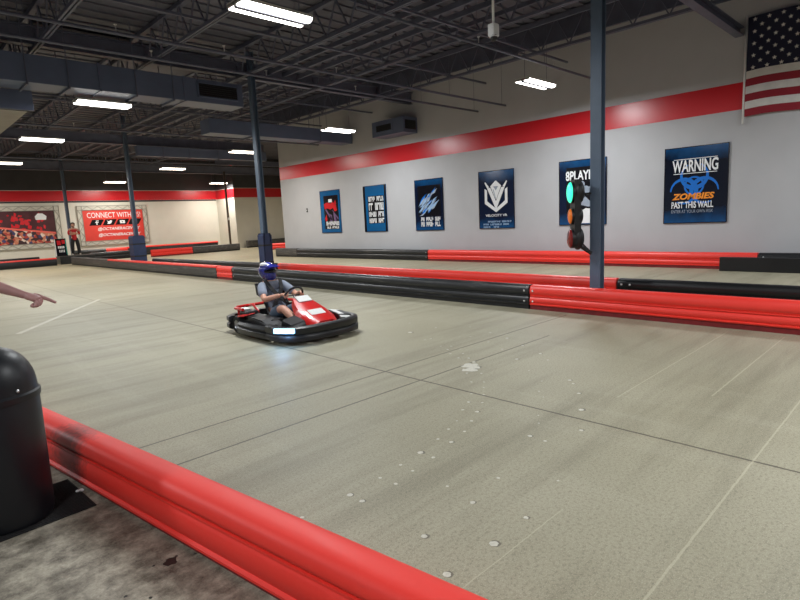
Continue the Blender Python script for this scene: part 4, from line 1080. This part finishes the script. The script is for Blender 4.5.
# world coordinates; the person stands just outside the left edge on the walkway
B0 = V((-.12, 4.62, 0))
def W(x, y, z): return (B0.x+x, B0.y+y, z)
wr = (.690, 4.18, 1.228); el = (.45, 4.42, 1.352); shr = (.06, 4.62, 1.43)
HPs = W(0,0,.98)
bd = [[(HPs,(.15,.12)), (W(0,0,1.15),(.145,.12)), (W(0,0,1.33),(.17,.125)), (W(0,0,1.46),.1), (W(.0,-.01,1.55),.056), (W(.015,-.01,1.63),.076), (W(.02,-.01,1.71),.1), (W(.015,-.01,1.79),.07)]]
bd.append([(W(0,0,1.46),.1), (shr,.07), (lerp(shr, el, .5),.055), (el,.046), (lerp(el, wr, .3),.045), (lerp(el, wr, .6),.038), (lerp(el, wr, .82),.030), (wr,.025), ((wr[0]+.03, wr[1]-.03, wr[2]-.012),.024)])
sl, ell, wl = W(-.2,.03,1.44), W(-.27,.05,1.16), W(-.24,-.05,.92)
bd.append([(W(0,0,1.46),.1), (sl,.07), (lerp(sl, ell, .5),.055), (ell,.045), (wl,.03)])
for s in (-1, 1):
    hip, kn, an = W(s*.1,0,.92), W(s*.12,-.02,.52), W(s*.13,.02,.09)
    bd.append([(HPs,(.15,.12)), (hip,.1), (kn,.065), (lerp(kn, an, .35),.062), (an,.045), (W(s*.15,-.13,.045),.036)])
hd = V((.135,-.13,-.07)).normalized()
rt = V((.7132,-.6993,-.05))
up = V((.14,.07,.99)); up = (up-hd*up.dot(hd)).normalized()
side = up.cross(hd)
gs = [bd]
# pointing hand: index straight, the others curled
gs += finger_graphs(wr, hd+V((0,0,.0)), (up*.85+side*.5), (side*-.85*-1+up*.5), .19, 1.5, point=0, thumb_curl=1.2)
gs += finger_graphs(wl, (.05,-.25,-1), (-1,0,0), (0,-1,.1), .18, .3)
skinned('body', gs, [M_skin2, M_eye, M_lip], sp_, 2, head_extra(W(.02,-.01,1.71), .1, (.7,-.6,0)))
cl = [[(W(0,0,.94),(.165,.135)), (W(0,0,1.15),(.162,.138)), (W(0,0,1.33),(.188,.142)), (W(0,0,1.46),.115), (W(0,0,1.5),.078)], [(W(0,0,1.46),.115), (shr,.09), (lerp(shr, el, .42),.078)], [(W(0,0,1.46),.115), (sl,.09), (lerp(sl, ell, .6),.075)]]
skinned('shirt', [cl], M_tee, sp_)
cl = [[(W(0,0,1.0),(.158,.13)), (W(0,0,.93),(.162,.135))]]
for s in (-1, 1): cl.append([(W(0,0,.93),(.162,.135)), (W(s*.1,0,.88),.115), (W(s*.12,-.02,.52),.085), (W(s*.13,.02,.08),.07)])
skinned('trousers', [cl], M_jean, sp_)
for s in (-1, 1): skinned('shoe', [[[(W(s*.13,.05,.05),.05), (W(s*.14,-.06,.045),.048), (W(s*.155,-.15,.035),.034)]]], M_shoe, sp_)
b = nb(); c = W(.0,.005,1.735); ball(b, c, .112, 1, 1, .95, 14); link('hair', b, M_hair, sp_, True)

# ------------------------------------------------------------------ camera, world, view
cam = bpy.data.cameras.new('camera'); co = bpy.data.objects.new('camera', cam); COL.objects.link(co)
R_ = V((0.71321689,-0.69928594,-0.04817504)); U_ = V((0.13778031,0.0724733,0.98780778)); F_ = V((0.68726869,0.71115877,-0.14803702))
co.matrix_world = Matrix(((R_.x,U_.x,-F_.x,0),(R_.y,U_.y,-F_.y,0),(R_.z,U_.z,-F_.z,1.6),(0,0,0,1)))
cam.sensor_width = 36; cam.lens = 544.0576/800*36; cam.clip_start = .05; cam.clip_end = 200
S.camera = co
w = bpy.data.worlds.new('world'); S.world = w; w.use_nodes = True
w.node_tree.nodes['Background'].inputs[0].default_value = (.5,.52,.56,1); w.node_tree.nodes['Background'].inputs[1].default_value = .02
S.view_settings.view_transform = 'Standard'; S.view_settings.look = 'None'; S.view_settings.gamma = 1; S.view_settings.use_curve_mapping = False
S.view_settings.exposure = 0.0
